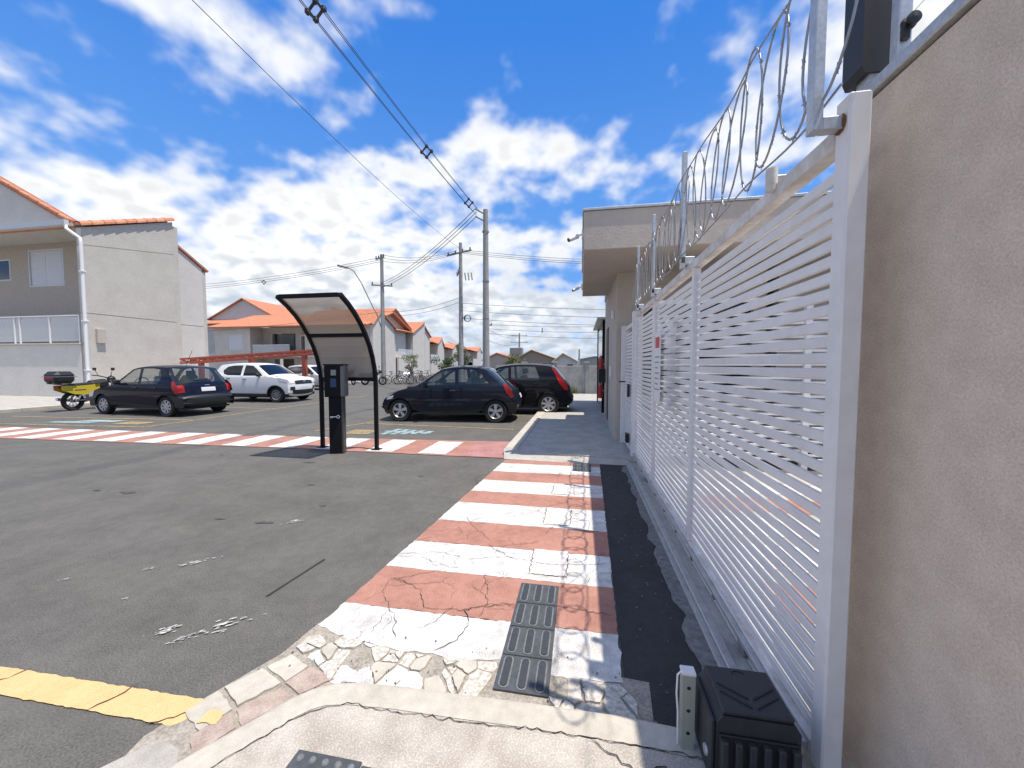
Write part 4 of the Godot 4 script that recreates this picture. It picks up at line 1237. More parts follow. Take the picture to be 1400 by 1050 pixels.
	part("lock_box", box_mesh(0.715, 0.749, 0.95, 1.15, -6.20, -6.10, 0.006), M.black_plastic, p)
	part("latch_box", box_mesh(0.70, 0.749, 0.24, 0.38, -6.24, -6.10, 0.006), M.black_plastic, p)
	var hd := mb()
	tube(hd, [Vector3(0.75, 1.16, -6.75), Vector3(0.66, 1.16, -6.75), Vector3(0.65, 1.155, -6.66)], 0.011, 8)
	part("handle", hd, M.black_metal, p)

	# the louvre fence across the forecourt, seen through the gate
	var f := thing("slat_fence", "white slatted fence closing the forecourt behind the sliding gate", "fence", Vector3.ZERO)
	for x in [1.05, 3.0, 4.95]:
		part("post", box_mesh(x - 0.04, x + 0.04, 0.0, 2.30, -5.84, -5.76, 0.004), M.gate, f)
	slat_bay(f, "x", 1.09, 2.96, -5.80, 0.12, 2.20, 0.062, 0.034, 0.012)
	slat_bay(f, "x", 3.04, 4.91, -5.80, 0.12, 2.20, 0.062, 0.034, 0.012)
	part("top_rail", box_mesh(1.0, 5.0, 2.305, 2.36, -5.83, -5.77, 0.004), M.gate, f)

	# razor wire: flat loops between two line wires on posts
	var rw := thing("razor_wire", "looped steel razor wire on thin posts along the white gate top", "razor wire", Vector3.ZERO)
	var x0 := 0.735
	for z in [-1.475, -3.13, -4.35, -5.45]:
		var ps := mb()
		if z > -2.0:
			cbox(ps, Vector3(0.712, 2.60, -1.385), Vector3(0.030, 0.86, 0.040), 0.003)
			cbox(ps, Vector3(0.755, 2.19, -1.385), Vector3(0.056, 0.040, 0.038), 0.003)
		else:
			cbox(ps, Vector3(x0 + 0.018, 2.60, z), Vector3(0.032, 0.86, 0.045), 0.003)
			cbox(ps, Vector3(x0 + 0.05, 2.235, z), Vector3(0.10, 0.05, 0.045), 0.003)
		part("post", ps, M.galv, rw)
	for yy in [2.25, 2.80]:
		var lw := mb()
		var pts := []
		for k in 60:
			var z := -1.30 - k * 0.078
			pts.append(Vector3(x0 + 0.008 * sin(k * 0.7), yy + 0.012 * sin(k * 0.55 + yy) - (0.03 * sin(k * 0.21) if yy > 2.5 else 0.0), z))
		tube(lw, pts, 0.0040, 5)
		part("line_wire", lw, M.razor, rw)
	for k in 24:
		var zc := -1.36 - k * 0.188
		var lp := mb()
		var pts := []
		var tilt := rng.randf_range(-0.02, 0.02)
		var rz := 0.122 + rng.randf_range(-0.008, 0.008)
		var ry := 0.270 + rng.randf_range(-0.012, 0.012)
		for a in 29:
			var an := TAU * a / 28.0
			pts.append(Vector3(x0 + 0.006 * cos(an + k) + tilt * sin(an), 2.525 + ry * sin(an), zc + rz * cos(an) + 0.035 * sin(an)))
		tube(lp, pts, 0.0043, 5)
		for a in range(0, 28, 3):
			var c: Vector3 = pts[a]
			var d: Vector3 = (pts[a + 1] - pts[a]).normalized()
			var o := d.cross(Vector3.RIGHT).normalized()
			for s in [-1.0, 1.0]:
				tri(lp, c - d * 0.012, c + d * 0.012, c + o * s * 0.016 + d * 0.016)
				tri(lp, c - d * 0.012, c + d * 0.012, c - o * s * 0.016 - d * 0.016)
			cbox(lp, c, Vector3(0.008, 0.010, 0.010), 0.002)
		part("loop", lp, M.razor, rw)

	# gate motor
	var mo := thing("gate_motor", "dark grey plastic gate motor box with chevron grooves and fins", "gate motor", Vector3(0.575, 0.022, -1.36))
	var bp := mb()
	var sec := PackedVector2Array([Vector2(-0.125, 0.0), Vector2(0.125, 0.0), Vector2(0.125, 0.235), Vector2(0.105, 0.262), Vector2(-0.105, 0.262), Vector2(-0.125, 0.235)])
	prism(bp, sec, 0.20, Transform3D(Basis.IDENTITY, Vector3(0, 0.02, -0.14)))
	part("housing", bp, M.dark_plastic, mo)
	var lid := mb()
	quad(lid, Vector3(-0.105, 0.2835, -0.138), Vector3(0.105, 0.2835, -0.138), Vector3(0.105, 0.2835, 0.058), Vector3(-0.105, 0.2835, 0.058), Vector3.UP)
	cbox(lid, Vector3(0, 0.292, -0.04), Vector3(0.215, 0.018, 0.196), 0.006)
	part("lid", lid, M.dark_plastic, mo)
	for q in [[-0.08, 0.0, -0.045, -0.01], [-0.08, 0.035, -0.012, 0.03]]:
		for s in [-1.0, 1.0]:
			var gr := mb()
			sqbar(gr, Vector3(s * 0.09, 0.3025, q[1] - 0.055), Vector3(s * 0.008, 0.3025, q[1]), 0.007, 0.004, 0.001)
			part("chevron_rib", gr, M.black_plastic, mo)
	var em := mb()
	var er := []
	for a in 13: er.append(Vector3(cos(PI * a / 12.0 + 0.3) * 0.022, 0.3018, -0.105 + sin(PI * a / 12.0 + 0.3) * -0.016))
	tube(em, er, 0.0018, 5)
	part("emblem", em, M.black_plastic, mo)
	for k in 6:
		var fx := -0.105 + k * 0.042
		part("fin", box_mesh(fx - 0.011, fx + 0.011, 0.03, 0.215, 0.061, 0.088, 0.004), M.dark_plastic, mo)
	part("back_cover", box_mesh(-0.118, 0.118, 0.022, 0.225, 0.0605, 0.070, 0.003), M.black_plastic, mo)
	part("base_plate", box_mesh(-0.14, 0.14, 0.0, 0.018, -0.16, 0.11, 0.003), M.galv, mo)
	var cv := mb()
	cbox(cv, Vector3(-0.134, 0.155, -0.04), Vector3(0.016, 0.21, 0.19), 0.006)
	part("side_cover", cv, M.dark_plastic, mo)
	var ky := mb()
	lathe(ky, Vector3(-0.1425, 0.12, 0.02), Vector3.LEFT, [Vector2(0.018, 0.0), Vector2(0.016, 0.006), Vector2(0.001, 0.007)], 14)
	part("release_lock", ky, M.galv, mo)

	# drilled steel channel
	var chn := thing("steel_channel", "upright drilled zinc channel standing beside the gate motor", "channel", Vector3(0.395, 0.05, -1.435))
	var cs := mb()
	prism(cs, PackedVector2Array([Vector2(-0.022, 0.018), Vector2(-0.022, -0.018), Vector2(0.022, -0.018), Vector2(0.022, 0.018), Vector2(0.017, 0.018), Vector2(0.017, -0.013), Vector2(-0.017, -0.013), Vector2(-0.017, 0.018)]), 0.31, Transform3D(Basis(Vector3(1, 0, 0), Vector3(0, 0, -1), Vector3(0, 1, 0)), Vector3(0, -0.03, 0)))
	part("profile", cs, M.zinc, chn)
	part("cap", box_mesh(-0.024, 0.024, 0.2805, 0.292, -0.020, 0.020, 0.002), M.white_plain, chn)
	for y in [0.235, 0.15, 0.065]:
		var ho := mb()
		lathe(ho, Vector3(0.0, y, 0.0182), Vector3.BACK, [Vector2(0.007, 0.0), Vector2(0.0055, 0.0012), Vector2(0.0001, 0.0013)], 12)
		part("hole", ho, M.black_plastic, chn)
	var ct := mb()
	tube(ct, [Vector3(-0.02, 0.285, 0.0), Vector3(-0.036, 0.27, 0.004), Vector3(-0.038, 0.20, 0.004), Vector3(-0.032, 0.13, 0.002), Vector3(-0.03, -0.03, 0.0)], 0.0035, 6)
	part("cable", ct, M.white_plain, chn)

	# boundary wall beside the camera
	var w := thing("boundary_wall", "beige rough stucco wall with metal capping where the gate ends", "wall", Vector3.ZERO)
	part("stucco", box_mesh(0.95, 1.13, 0.0, 2.345, -1.66, 5.0, 0.012), M.wall, w)
	part("capping", box_mesh(0.935, 1.145, 2.347, 2.387, -1.685, 5.0, 0.004), M.galv, w)
	var fp := thing("electric_fence_post", "grey aluminium electric fence post with black insulator on the wall top", "post", Vector3(0.965, 2.387, -1.43))
	part("shaft", box_mesh(-0.018, 0.018, 0.0, 0.85, -0.018, 0.018, 0.003), M.galv, fp)
	for y in [0.095, 0.40, 0.70]:
		var ins := mb()
		lathe(ins, Vector3(0.004, y, 0.018), Vector3.BACK, [Vector2(0.020, 0.0), Vector2(0.020, 0.008), Vector2(0.010, 0.011), Vector2(0.010, 0.017), Vector2(0.018, 0.020), Vector2(0.018, 0.028), Vector2(0.001, 0.030)], 14)
		cbox(ins, Vector3(-0.004, y - 0.022, 0.024), Vector3(0.022, 0.055, 0.012), 0.004)
		part("insulator", ins, M.black_plastic, fp)
	var ew := mb()
	for y in [0.095, 0.40, 0.70]: bar(ew, Vector3(0, y + 0.016, 0.04), Vector3(0, y + 0.03, 6.3), 0.0013, 4)
	part("wire", ew, M.galv, fp)
	var sn := thing("siren_horn", "black plastic box mounted on the wall top beside the fence post", "siren", Vector3(0.955, 2.42, -1.545))
	var hs := mb()
	var hp := PackedVector2Array([Vector2(-0.046, 0.02), Vector2(-0.036, -0.005), Vector2(0.03, -0.005), Vector2(0.046, 0.02), Vector2(0.046, 0.42), Vector2(0.03, 0.45), Vector2(-0.03, 0.45), Vector2(-0.046, 0.42)])
	prism(hs, hp, 0.10, Transform3D(Basis.IDENTITY, Vector3(0, 0, -0.06)))
	part("case", hs, M.black_plastic, sn)
	part("bracket", box_mesh(-0.02, 0.02, -0.034, 0.0, -0.03, 0.03, 0.003), M.galv, sn)

func cyl_mesh(a: Vector3, b: Vector3, r: float, n := 14) -> SurfaceTool:
	var st := mb()
	bar(st, a, b, r, n)
	return st

# ---------------------------------------------------------------- gatehouse
func build_gatehouse() -> void:
	var h := thing("gatehouse", "beige gatehouse with deep flat canopy behind the white gate", "gatehouse", Vector3.ZERO)
	var wl := mb()
	wall_holes(wl, 2.4, 3.06, [[0.35, 2.2, 0.9, 2.5]], 0.2, Transform3D(Basis(Vector3.RIGHT, Vector3.UP, Vector3.BACK), Vector3(0.62, 0.0, -7.05)))
	part("wall", wl, M.beige, h)
	part("added_dark_pane", box_mesh(0.975, 2.815, 0.905, 2.495, -7.17, -7.13), M.car_glass_dark, h)  # added dark glass, stands in for deep shade behind the slat fence
	part("room_wall", box_mesh(0.83, 5.9, 0.01, 3.05, -8.3, -8.2), M.room_wall, h)
	var w2 := mb()
	wall_holes(w2, 3.0, 3.06, [[0.5, 1.4, 0.1, 2.3]], 0.2, Transform3D(Basis(Vector3(0, 0, 1), Vector3.UP, Vector3(-1, 0, 0)), Vector3(0.62, 0.0, -10.26)))
	part("wall", w2, M.beige, h)
	part("wall", box_mesh(0.82, 6.0, 0.0, 3.06, -10.26, -10.06), M.beige, h)
	part("wall", box_mesh(3.2, 6.0, 0.0, 3.06, -7.25, -7.05), M.beige, h)
	part("wall", box_mesh(6.0, 6.2, 0.0, 3.06, -10.26, -7.05), M.beige, h)
	part("canopy", box_mesh(0.03, 6.5, 3.063, 3.60, -9.35, -5.60, 0.008), M.beige, h)
	part("canopy_flashing", box_mesh(0.01, 6.52, 3.602, 3.635, -9.37, -5.58, 0.004), M.galv, h)
	var rf := mb()
	bx(rf, 0.60, 6.2, 3.062, 3.25, -10.3, -9.36)
	part("roof_slab", rf, M.beige, h)
	part("door", box_mesh(0.66, 0.70, 0.09, 2.28, -9.75, -8.87, 0.004), M.black_metal, h)
	part("wall_lamp", box_mesh(0.575, 0.618, 2.30, 2.48, -7.6, -7.5, 0.006), M.white_plain, h)
	part("switch_box", box_mesh(0.585, 0.618, 1.20, 1.42, -8.1, -7.95, 0.004), M.white_plain, h)
	# lean-to at the back whose roof shades the pavement
	part("back_canopy", box_mesh(0.45, 1.6, 2.70, 2.78, -14.6, -10.9, 0.01), M.galv, h)
	part("back_wall", box_mesh(0.90, 1.10, 0.0, 2.69, -14.6, -10.262), M.beige, h)
	for z in [-14.4, -11.2]:
		part("canopy_post", box_mesh(0.60, 0.68, 0.08, 2.695, z - 0.04, z + 0.04, 0.004), M.black_metal, h)
	for k in 3:
		var gp := mb()
		bx(gp, 0.62, 0.66, 0.12, 2.60, -14.30 + k * 1.02, -13.34 + k * 1.02, 0.003)
		part("screen_panel", gp, M.window_glass, h)
	# fire extinguishers on the wall
	for q in [[-10.35, 1.25, "red fire extinguisher with black hose on the gatehouse wall"], [-10.55, 0.55, "red fire extinguisher hung low below the other one"]]:
		var fe := thing("fire_extinguisher", q[2], "extinguisher", Vector3(0.53, q[1], q[0]))
		fe.scale = Vector3.ONE * 0.72
		var b := mb()
		lathe(b, Vector3.ZERO, Vector3.UP, [Vector2(0.001, 0.0), Vector2(0.085, 0.0), Vector2(0.09, 0.02), Vector2(0.09, 0.42), Vector2(0.07, 0.48), Vector2(0.025, 0.51), Vector2(0.025, 0.54), Vector2(0.001, 0.54)], 20)
		part("cylinder", b, M.red_enamel, fe)
		part("valve", box_mesh(-0.03, 0.03, 0.541, 0.60, -0.06, 0.03, 0.006), M.black_plastic, fe)
		var hz := mb()
		tube(hz, [Vector3(0, 0.57, -0.06), Vector3(-0.05, 0.56, -0.12), Vector3(-0.09, 0.40, -0.12), Vector3(-0.09, 0.12, -0.08)], 0.014, 8)
		part("hose", hz, M.black_plastic, fe)
		part("bracket", box_mesh(0.06, 0.122, 0.25, 0.32, -0.05, 0.05, 0.003), M.grey_metal, fe)
	var bc := thing("waste_bin", "small black box fixed to the gatehouse wall near the extinguishers", "box", Vector3(0.53, 1.0, -9.95))
	part("case", box_mesh(-0.08, 0.086, 0.0, 0.32, -0.10, 0.10, 0.01), M.black_plastic, bc)
	part("lid", box_mesh(-0.085, 0.086, 0.322, 0.34, -0.105, 0.105, 0.004), M.dark_plastic, bc)
	# cameras on the canopy edge
	for q in [[Vector3(0.03, 3.33, -5.75), "white security camera on the upper corner of the gatehouse canopy"], [Vector3(0.03, 3.20, -8.9), "small dark-tipped security camera low on the canopy side"]]:
		var c := thing("security_camera", q[1], "camera", q[0], 0.0)
		part("mount", box_mesh(-0.03, -0.002, -0.06, 0.06, -0.05, 0.05, 0.005), M.white_plain, c)
		part("arm", cyl_mesh(Vector3(-0.03, 0, 0), Vector3(-0.10, -0.03, 0.02), 0.012), M.white_plain, c)
		var b := mb()
		bar(b, Vector3(-0.08, -0.02, 0.0), Vector3(-0.21, -0.085, 0.06), 0.032, 14)
		part("housing", b, M.white_plain, c)
		part("lens", cyl_mesh(Vector3(-0.211, -0.0855, 0.0605), Vector3(-0.222, -0.091, 0.0655), 0.027), M.black_plastic, c)

# ---------------------------------------------------------------- shelter and terminal
func build_shelter() -> void:
	var s := thing("shelter", "curved black steel shelter with brown translucent panels over the crosswalk", "shelter", Vector3(-3.90, 0.0, -5.95))
	var prof := []
	for k in 15:
		var t := k / 14.0
		# vertical lower part then an arc leaning towards the road
		if t < 0.42:
			prof.append(Vector2(0.0, t / 0.42 * 1.18))
		else:
			var a := (t - 0.42) / 0.58
			prof.append(Vector2(0.92 * pow(a, 1.75), 1.18 + 1.27 * (a * 0.62 + 0.38 * sin(a * PI * 0.5))))
	for sx in [-0.51, 0.51]:
		var st := mb()
		for i in prof.size() - 1:
			var a := Vector3(sx, prof[i].y, prof[i].x)
			var b := Vector3(sx, prof[i + 1].y, prof[i + 1].x)
			sqbar(st, a, b + (b - a).normalized() * 0.012, 0.055, 0.06, 0.004)
		part("curved_post", st, M.black_metal, s)
		part("foot_plate", box_mesh(sx - 0.07, sx + 0.07, 0.010, 0.024, -0.07, 0.07, 0.002), M.black_metal, s)
	for i in [6, 10, 14]:
		var st := mb()
		sqbar(st, Vector3(-0.482, prof[i].y, prof[i].x), Vector3(0.482, prof[i].y, prof[i].x), 0.05, 0.06, 0.004)
		part("cross_bar", st, M.black_metal, s)
	for q in [[6, 10], [10, 14]]:
		var st := mb()
		for i in range(q[0], q[1]):
			quad(st, Vector3(-0.482, prof[i].y, prof[i].x), Vector3(0.482, prof[i].y, prof[i].x), Vector3(0.482, prof[i + 1].y, prof[i + 1].x), Vector3(-0.482, prof[i + 1].y, prof[i + 1].x))
		part("panel", st, M.polycarbonate, s)
	var t := thing("ticket_terminal", "slim black ticket terminal with grey side and key emblem under the shelter", "terminal", Vector3(-3.90, 0.006, -5.64), deg_to_rad(18.0))
	part("column", box_mesh(-0.115, 0.075, 0.0, 0.92, -0.10, 0.06, 0.006), M.black_metal, t)
	part("column_side", box_mesh(0.0755, 0.105, 0.0, 0.92, -0.095, 0.055, 0.004), M.steel_dark, t)
	part("head", box_mesh(-0.165, 0.075, 0.921, 1.43, -0.14, 0.09, 0.008), M.black_metal, t)
	part("head_side", box_mesh(0.0755, 0.145, 0.925, 1.425, -0.135, 0.085, 0.008), M.steel_face, t)
	part("top_cap", box_mesh(-0.175, 0.15, 1.431, 1.452, -0.145, 0.095, 0.004), M.black_metal, t)
	part("reader", box_mesh(-0.06, 0.02, 1.27, 1.36, 0.0905, 0.098, 0.003), M.grey_metal, t)
	part("screen", box_mesh(-0.07, 0.02, 1.08, 1.22, 0.0905, 0.096, 0.003), M.screen, t)
	var ke := mb()
	var ring := []
	for k in 13: ring.append(Vector3(0.030 + cos(TAU * k / 12.0) * 0.022, 0.60 + sin(TAU * k / 12.0) * 0.022, 0.064))
	tube(ke, ring, 0.007, 6)
	cbox(ke, Vector3(-0.045, 0.60, 0.064), Vector3(0.10, 0.014, 0.006), 0.001)
	cbox(ke, Vector3(-0.080, 0.590, 0.064), Vector3(0.012, 0.022, 0.006), 0.001)
	cbox(ke, Vector3(-0.060, 0.592, 0.064), Vector3(0.010, 0.018, 0.006), 0.001)
	part("key_emblem", ke, M.white_plain, t)

# ---------------------------------------------------------------- poles and wires
func sag(a: Vector3, b: Vector3, s: float, n := 16) -> Array:
	var out := []
	for i in n + 1:
		var t := float(i) / n
		out.append(a.lerp(b, t) - Vector3(0, s * 4.0 * t * (1.0 - t), 0))
	return out

func spacer(parent: Node, at: Vector3, dir: Vector3, size: float) -> void:
	var d := dir.normalized()
	var u := d.cross(Vector3.UP).normalized()
	var v := Vector3.UP
	var st := mb()
	var c := [at + v * size, at + u * size, at - v * size, at - u * size]
	for k in 4: bar(st, c[k], c[(k + 1) % 4], size * 0.16, 6)
	for k in 4: cbox(st, c[k], Vector3.ONE * size * 0.55, size * 0.1)
	part("spacer", st, M.wire, parent)

func pole(label: String, x: float, z: float, h: float, r0: float, r1: float) -> Node3D:
	var p := thing("utility_pole", label, "pole", Vector3(x, 0, z), 0.0, "utility poles along the street")
	var st := mb()
	bar(st, Vector3(0, -0.1, 0), Vector3(0, h, 0), r0, 14, r1)
	part("shaft", st, M.pole, p)
	return p

func crossarm(p: Node3D, y: float, w: float, dir: Vector3, ins := 3) -> void:
	var st := mb()
	var o := dir.cross(Vector3.UP).normalized() * 0.16
	sqbar(st, o - dir * w * 0.5 + Vector3(0, y, 0), o + dir * w * 0.5 + Vector3(0, y, 0), 0.08, 0.10, 0.006)
	part("crossarm", st, M.grey_metal, p)
	for k in ins:
		var t := (float(k) / maxf(ins - 1, 1) - 0.5) * 0.9
		var i2 := mb()
		lathe(i2, o + dir * w * t + Vector3(0, y + 0.05, 0), Vector3.UP, [Vector2(0.02, 0.0), Vector2(0.06, 0.04), Vector2(0.035, 0.08), Vector2(0.055, 0.11), Vector2(0.03, 0.17), Vector2(0.001, 0.18)], 10)
		part("insulator", i2, M.black_plastic, p)

func wires(called: String, label: String, lines: Array, r: float, spacers := []) -> void:
	var w := thing(called, label, "power line", Vector3.ZERO, 0.0, "overhead cables")
	for l in lines:
		var st := mb()
		tube(st, sag(l[0], l[1], l[2]), r, 5)
		part("cable", st, M.wire, w)
	for s in spacers: spacer(w, s[0], s[1], s[2])

func build_poles() -> void:
	var p1 := pole("tall round concrete pole behind the two black hatchbacks, wire spacers at its head", -4.05, -16.3, 8.05, 0.165, 0.105)
	var br := mb()
	for y in [7.55, 7.85]: bar(br, Vector3(0, y, 0), Vector3(-0.35, y + 0.12, 0.35), 0.03, 8)
	part("bracket", br, M.grey_metal, p1)
	for y in [7.1, 5.0, 3.4]:
		var bd := mb()
		lathe(bd, Vector3(0, y, 0), Vector3.UP, [Vector2(0.135, 0.0), Vector2(0.145, 0.0), Vector2(0.145, 0.06), Vector2(0.135, 0.06)], 14)
		part("band", bd, M.grey_metal, p1)
	var p2 := pole("concrete pole with crossarm and coiled cable between the row houses and the tallest pole", -8.0, -25.2, 9.6, 0.17, 0.11)
	crossarm(p2, 8.9, 2.2, Vector3(0.9, 0, 0.43).normalized(), 4)
	crossarm(p2, 7.6, 1.6, Vector3(0.4, 0, 0.9).normalized(), 3)
	var coil := mb()
	for k in 3:
		var ring := []
		for a in 17: ring.append(Vector3(0.50 + cos(TAU * a / 16.0) * (0.20 + k * 0.02), 4.55 + sin(TAU * a / 16.0) * 0.22, 0.1 + k * 0.03))
		tube(coil, ring, 0.02, 6)
	bar(coil, Vector3(0, 4.6, 0.1), Vector3(0.35, 4.6, 0.12), 0.02, 6)
	part("cable_coil", coil, M.wire, p2)
	var fuse := mb()
	for k in 3: bar(fuse, Vector3(0.35 + k * 0.22, 7.55, 0.2), Vector3(0.45 + k * 0.22, 7.05, 0.3), 0.045, 8)
	part("fuse_switch", fuse, M.grey_metal, p2)
	var p3 := pole("concrete pole with a curved street lamp arm standing before the row houses", -14.6, -26.8, 9.6, 0.18, 0.12)
	crossarm(p3, 9.3, 1.0, Vector3(0.9, 0, 0.43).normalized(), 4)
	crossarm(p3, 7.3, 1.5, Vector3(0.9, 0, -0.43).normalized(), 3)
	var lamp := mb()
	tube(lamp, [Vector3(-0.1, 4.1, 0), Vector3(-0.35, 5.2, 0.2), Vector3(-0.55, 5.6, 0.3), Vector3(-1.2, 7.4, 0.8), Vector3(-1.6, 8.2, 1.1), Vector3(-1.9, 8.4, 1.3)], 0.04, 8)
	var arm := part("lamp_arm", lamp, M.grey_metal, p3)
	var hd := mb()
	cbox(hd, Vector3.ZERO, Vector3(0.75, 0.12, 0.26), 0.05, Transform3D(Basis(Vector3.UP, 0.6) * Basis(Vector3.BACK, -0.15), Vector3(-2.2, 8.45, 1.5)))
	part("lamp_head", hd, M.grey_metal, arm)
	var p4 := pole("thin far pole with small brackets just left of the tallest pole", -9.7, -40.0, 6.9, 0.15, 0.10)
	crossarm(p4, 5.6, 0.9, Vector3.RIGHT, 2)
	var p5 := pole("distant pole with double crossarm above the tan roofed house", -13.0, -82.0, 8.2, 0.2, 0.14)
	crossarm(p5, 7.6, 3.4, Vector3.RIGHT, 3)
	crossarm(p5, 6.2, 3.6, Vector3.RIGHT, 3)
	pole("short dark distant pole beyond the panel wall", -0.2, -60.0, 3.8, 0.16, 0.12)
	# cable bundles
	var a := Vector3(-4.35, 7.85, -15.95)
	var b := Vector3(-4.6, 8.0, 12.0)
	var dir := b - a
	var q := [Vector3(0, 0.14, 0), Vector3(0.14, 0, 0), Vector3(0, -0.14, 0), Vector3(-0.14, 0, 0)]
	var ls := []
	for o in q: ls.append([a + o, b + o, 0.55])
	var sp := []
	for t in [0.04, 0.187, 0.353, 0.60]:
		var c := a.lerp(b, t) - Vector3(0, 0.55 * 4.0 * t * (1.0 - t), 0)
		sp.append([c, dir, 0.15])
	wires("power_cable", "bundle of four spaced cables running overhead to the tallest pole", ls, 0.0075, sp)
	wires("power_cable", "single thin cable running overhead to the pole with the coil", [[Vector3(-8.0, 9.2, -25.2), Vector3(-5.6, 8.2, 10.0), 0.9]], 0.0075)
	ls = []
	for o in [0.0, 0.18, -0.18]: ls.append([a + Vector3(0, o, 0), Vector3(-14.4, 7.35 + o, -26.6), 0.35])
	wires("power_cable", "three cables slanting from the tallest pole down to the lamp pole", ls, 0.014)
	ls = []
	for o in [0.0, 0.22, 0.45]: ls.append([Vector3(-8.2, 8.9 + o * 0.4, -25.1), Vector3(-14.5, 9.1 + o, -26.7), 0.35])
	for o in [0.0, 0.3]: ls.append([Vector3(-8.0, 6.0 - o, -25.2), Vector3(-14.6, 5.4 - o, -26.8), 0.3])
	wires("power_cable", "cables strung between the lamp pole and the pole with the coil", ls, 0.013)
	ls = []
	for o in [0.0, 0.22, 0.5]: ls.append([Vector3(-14.6, 9.1 + o * 0.6, -26.8), Vector3(-60.0, 10.4 + o, -36.0), 1.1])
	ls.append([Vector3(-14.6, 5.4, -26.8), Vector3(-60.0, 5.2, -33.0), 0.9])
	wires("power_cable", "cables leaving the lamp pole above the tiled roofs", ls, 0.015, [[Vector3(-27.0, 8.55, -29.3), Vector3(1, 0, 0.2), 0.16]])
	ls = []
	for o in [0.0, 0.2, 0.45]: ls.append([Vector3(-7.8, 8.9 + o * 0.5, -25.2), Vector3(26.0, 8.6 + o, -26.0), 1.3])
	for o in [0.0, 0.5, 1.0]: ls.append([Vector3(-8.0, 5.6 - o, -25.2), Vector3(26.0, 5.9 - o, -26.0), 0.9])
	wires("power_cable", "cables running from the pole with the coil towards the gatehouse", ls, 0.013)
	ls = []
	for o in [0.0, 0.9, 1.9]: ls.append([Vector3(-9.7, 5.7 - o * 0.5, -40.0), Vector3(30.0, 8.6 - o, -44.0), 1.4])
	for o in [0.0, 1.2]: ls.append([Vector3(-9.7, 5.2 - o, -40.0), Vector3(-13.0, 7.4 - o, -82.0), 0.6])
	wires("power_cable", "sagging cables of the thin far pole low over the panel wall", ls, 0.018, [[Vector3(1.8, 5.55, -41.2), Vector3(1, 0, -0.1), 0.22], [Vector3(-4.0, 5.05, -40.6), Vector3(1, 0, -0.1), 0.2]])

# ---------------------------------------------------------------- houses
func win(parent: Node, c: Vector3, w: float, h: float, n: Vector3, shutter := true) -> void:
	var u := Vector3.UP.cross(n).normalized()
	var t := Transform3D(Basis(u, Vector3.UP, n), c)
	var st := mb()
	cbox(st, Vector3(0, h * 0.5 + 0.03, 0.02), Vector3(w + 0.12, 0.06, 0.10), 0.005, t)
	cbox(st, Vector3(0, -h * 0.5 - 0.03, 0.02), Vector3(w + 0.12, 0.06, 0.10), 0.005, t)
	for s in [-1.0, 1.0]: cbox(st, Vector3(s * (w * 0.5 + 0.03), 0, 0.02), Vector3(0.06, h, 0.10), 0.005, t)
	var f := part("window", st, M.window_white, parent)
	for s in [-1.0, 1.0]:
		var pn := mb()
		cbox(pn, Vector3(s * w * 0.25, 0, 0.012 + (0.012 if s > 0 else 0.0)), Vector3(w * 0.5 - 0.015, h - 0.01, 0.02), 0.003, t)
		if shutter:
			for k in 11:
				cbox(pn, Vector3(s * w * 0.25, h * (-0.44 + k * 0.088), 0.026 + (0.012 if s > 0 else 0.0)), Vector3(w * 0.5 - 0.14, h * 0.05, 0.022), 0.006, t)
		part("sash", pn, M.window_white if shutter else M.window_glass, f)

func roof_slope(parent: Node, a: Vector3, b: Vector3, c: Vector3, d: Vector3, m: Material, waves: int) -> void:
	# corrugated slope: a-b eave, d-c ridge; a->b is split in waves
	var st := mb()
	var up := (b - a).cross(d - a).normalized()
	if up.y < 0.0: up = -up
	var n := waves * 4
	for i in n:
		var t0 := float(i) / n
		var t1 := float(i + 1) / n
		var h0 := 0.05 * absf(sin(PI * t0 * waves))
		var h1 := 0.05 * absf(sin(PI * t1 * waves))
		quad(st, a.lerp(b, t0) + up * h0, a.lerp(b, t1) + up * h1, d.lerp(c, t1) + up * h1, d.lerp(c, t0) + up * h0)
	# underside and eave edge
	quad(st, a - up * 0.10, b - up * 0.10, c - up * 0.10, d - up * 0.10)
	for e in [[a, b], [b, c], [c, d], [d, a]]:
		quad(st, e[0], e[1], e[1] - up * 0.10, e[0] - up * 0.10)
	part("roof", st, m, parent)

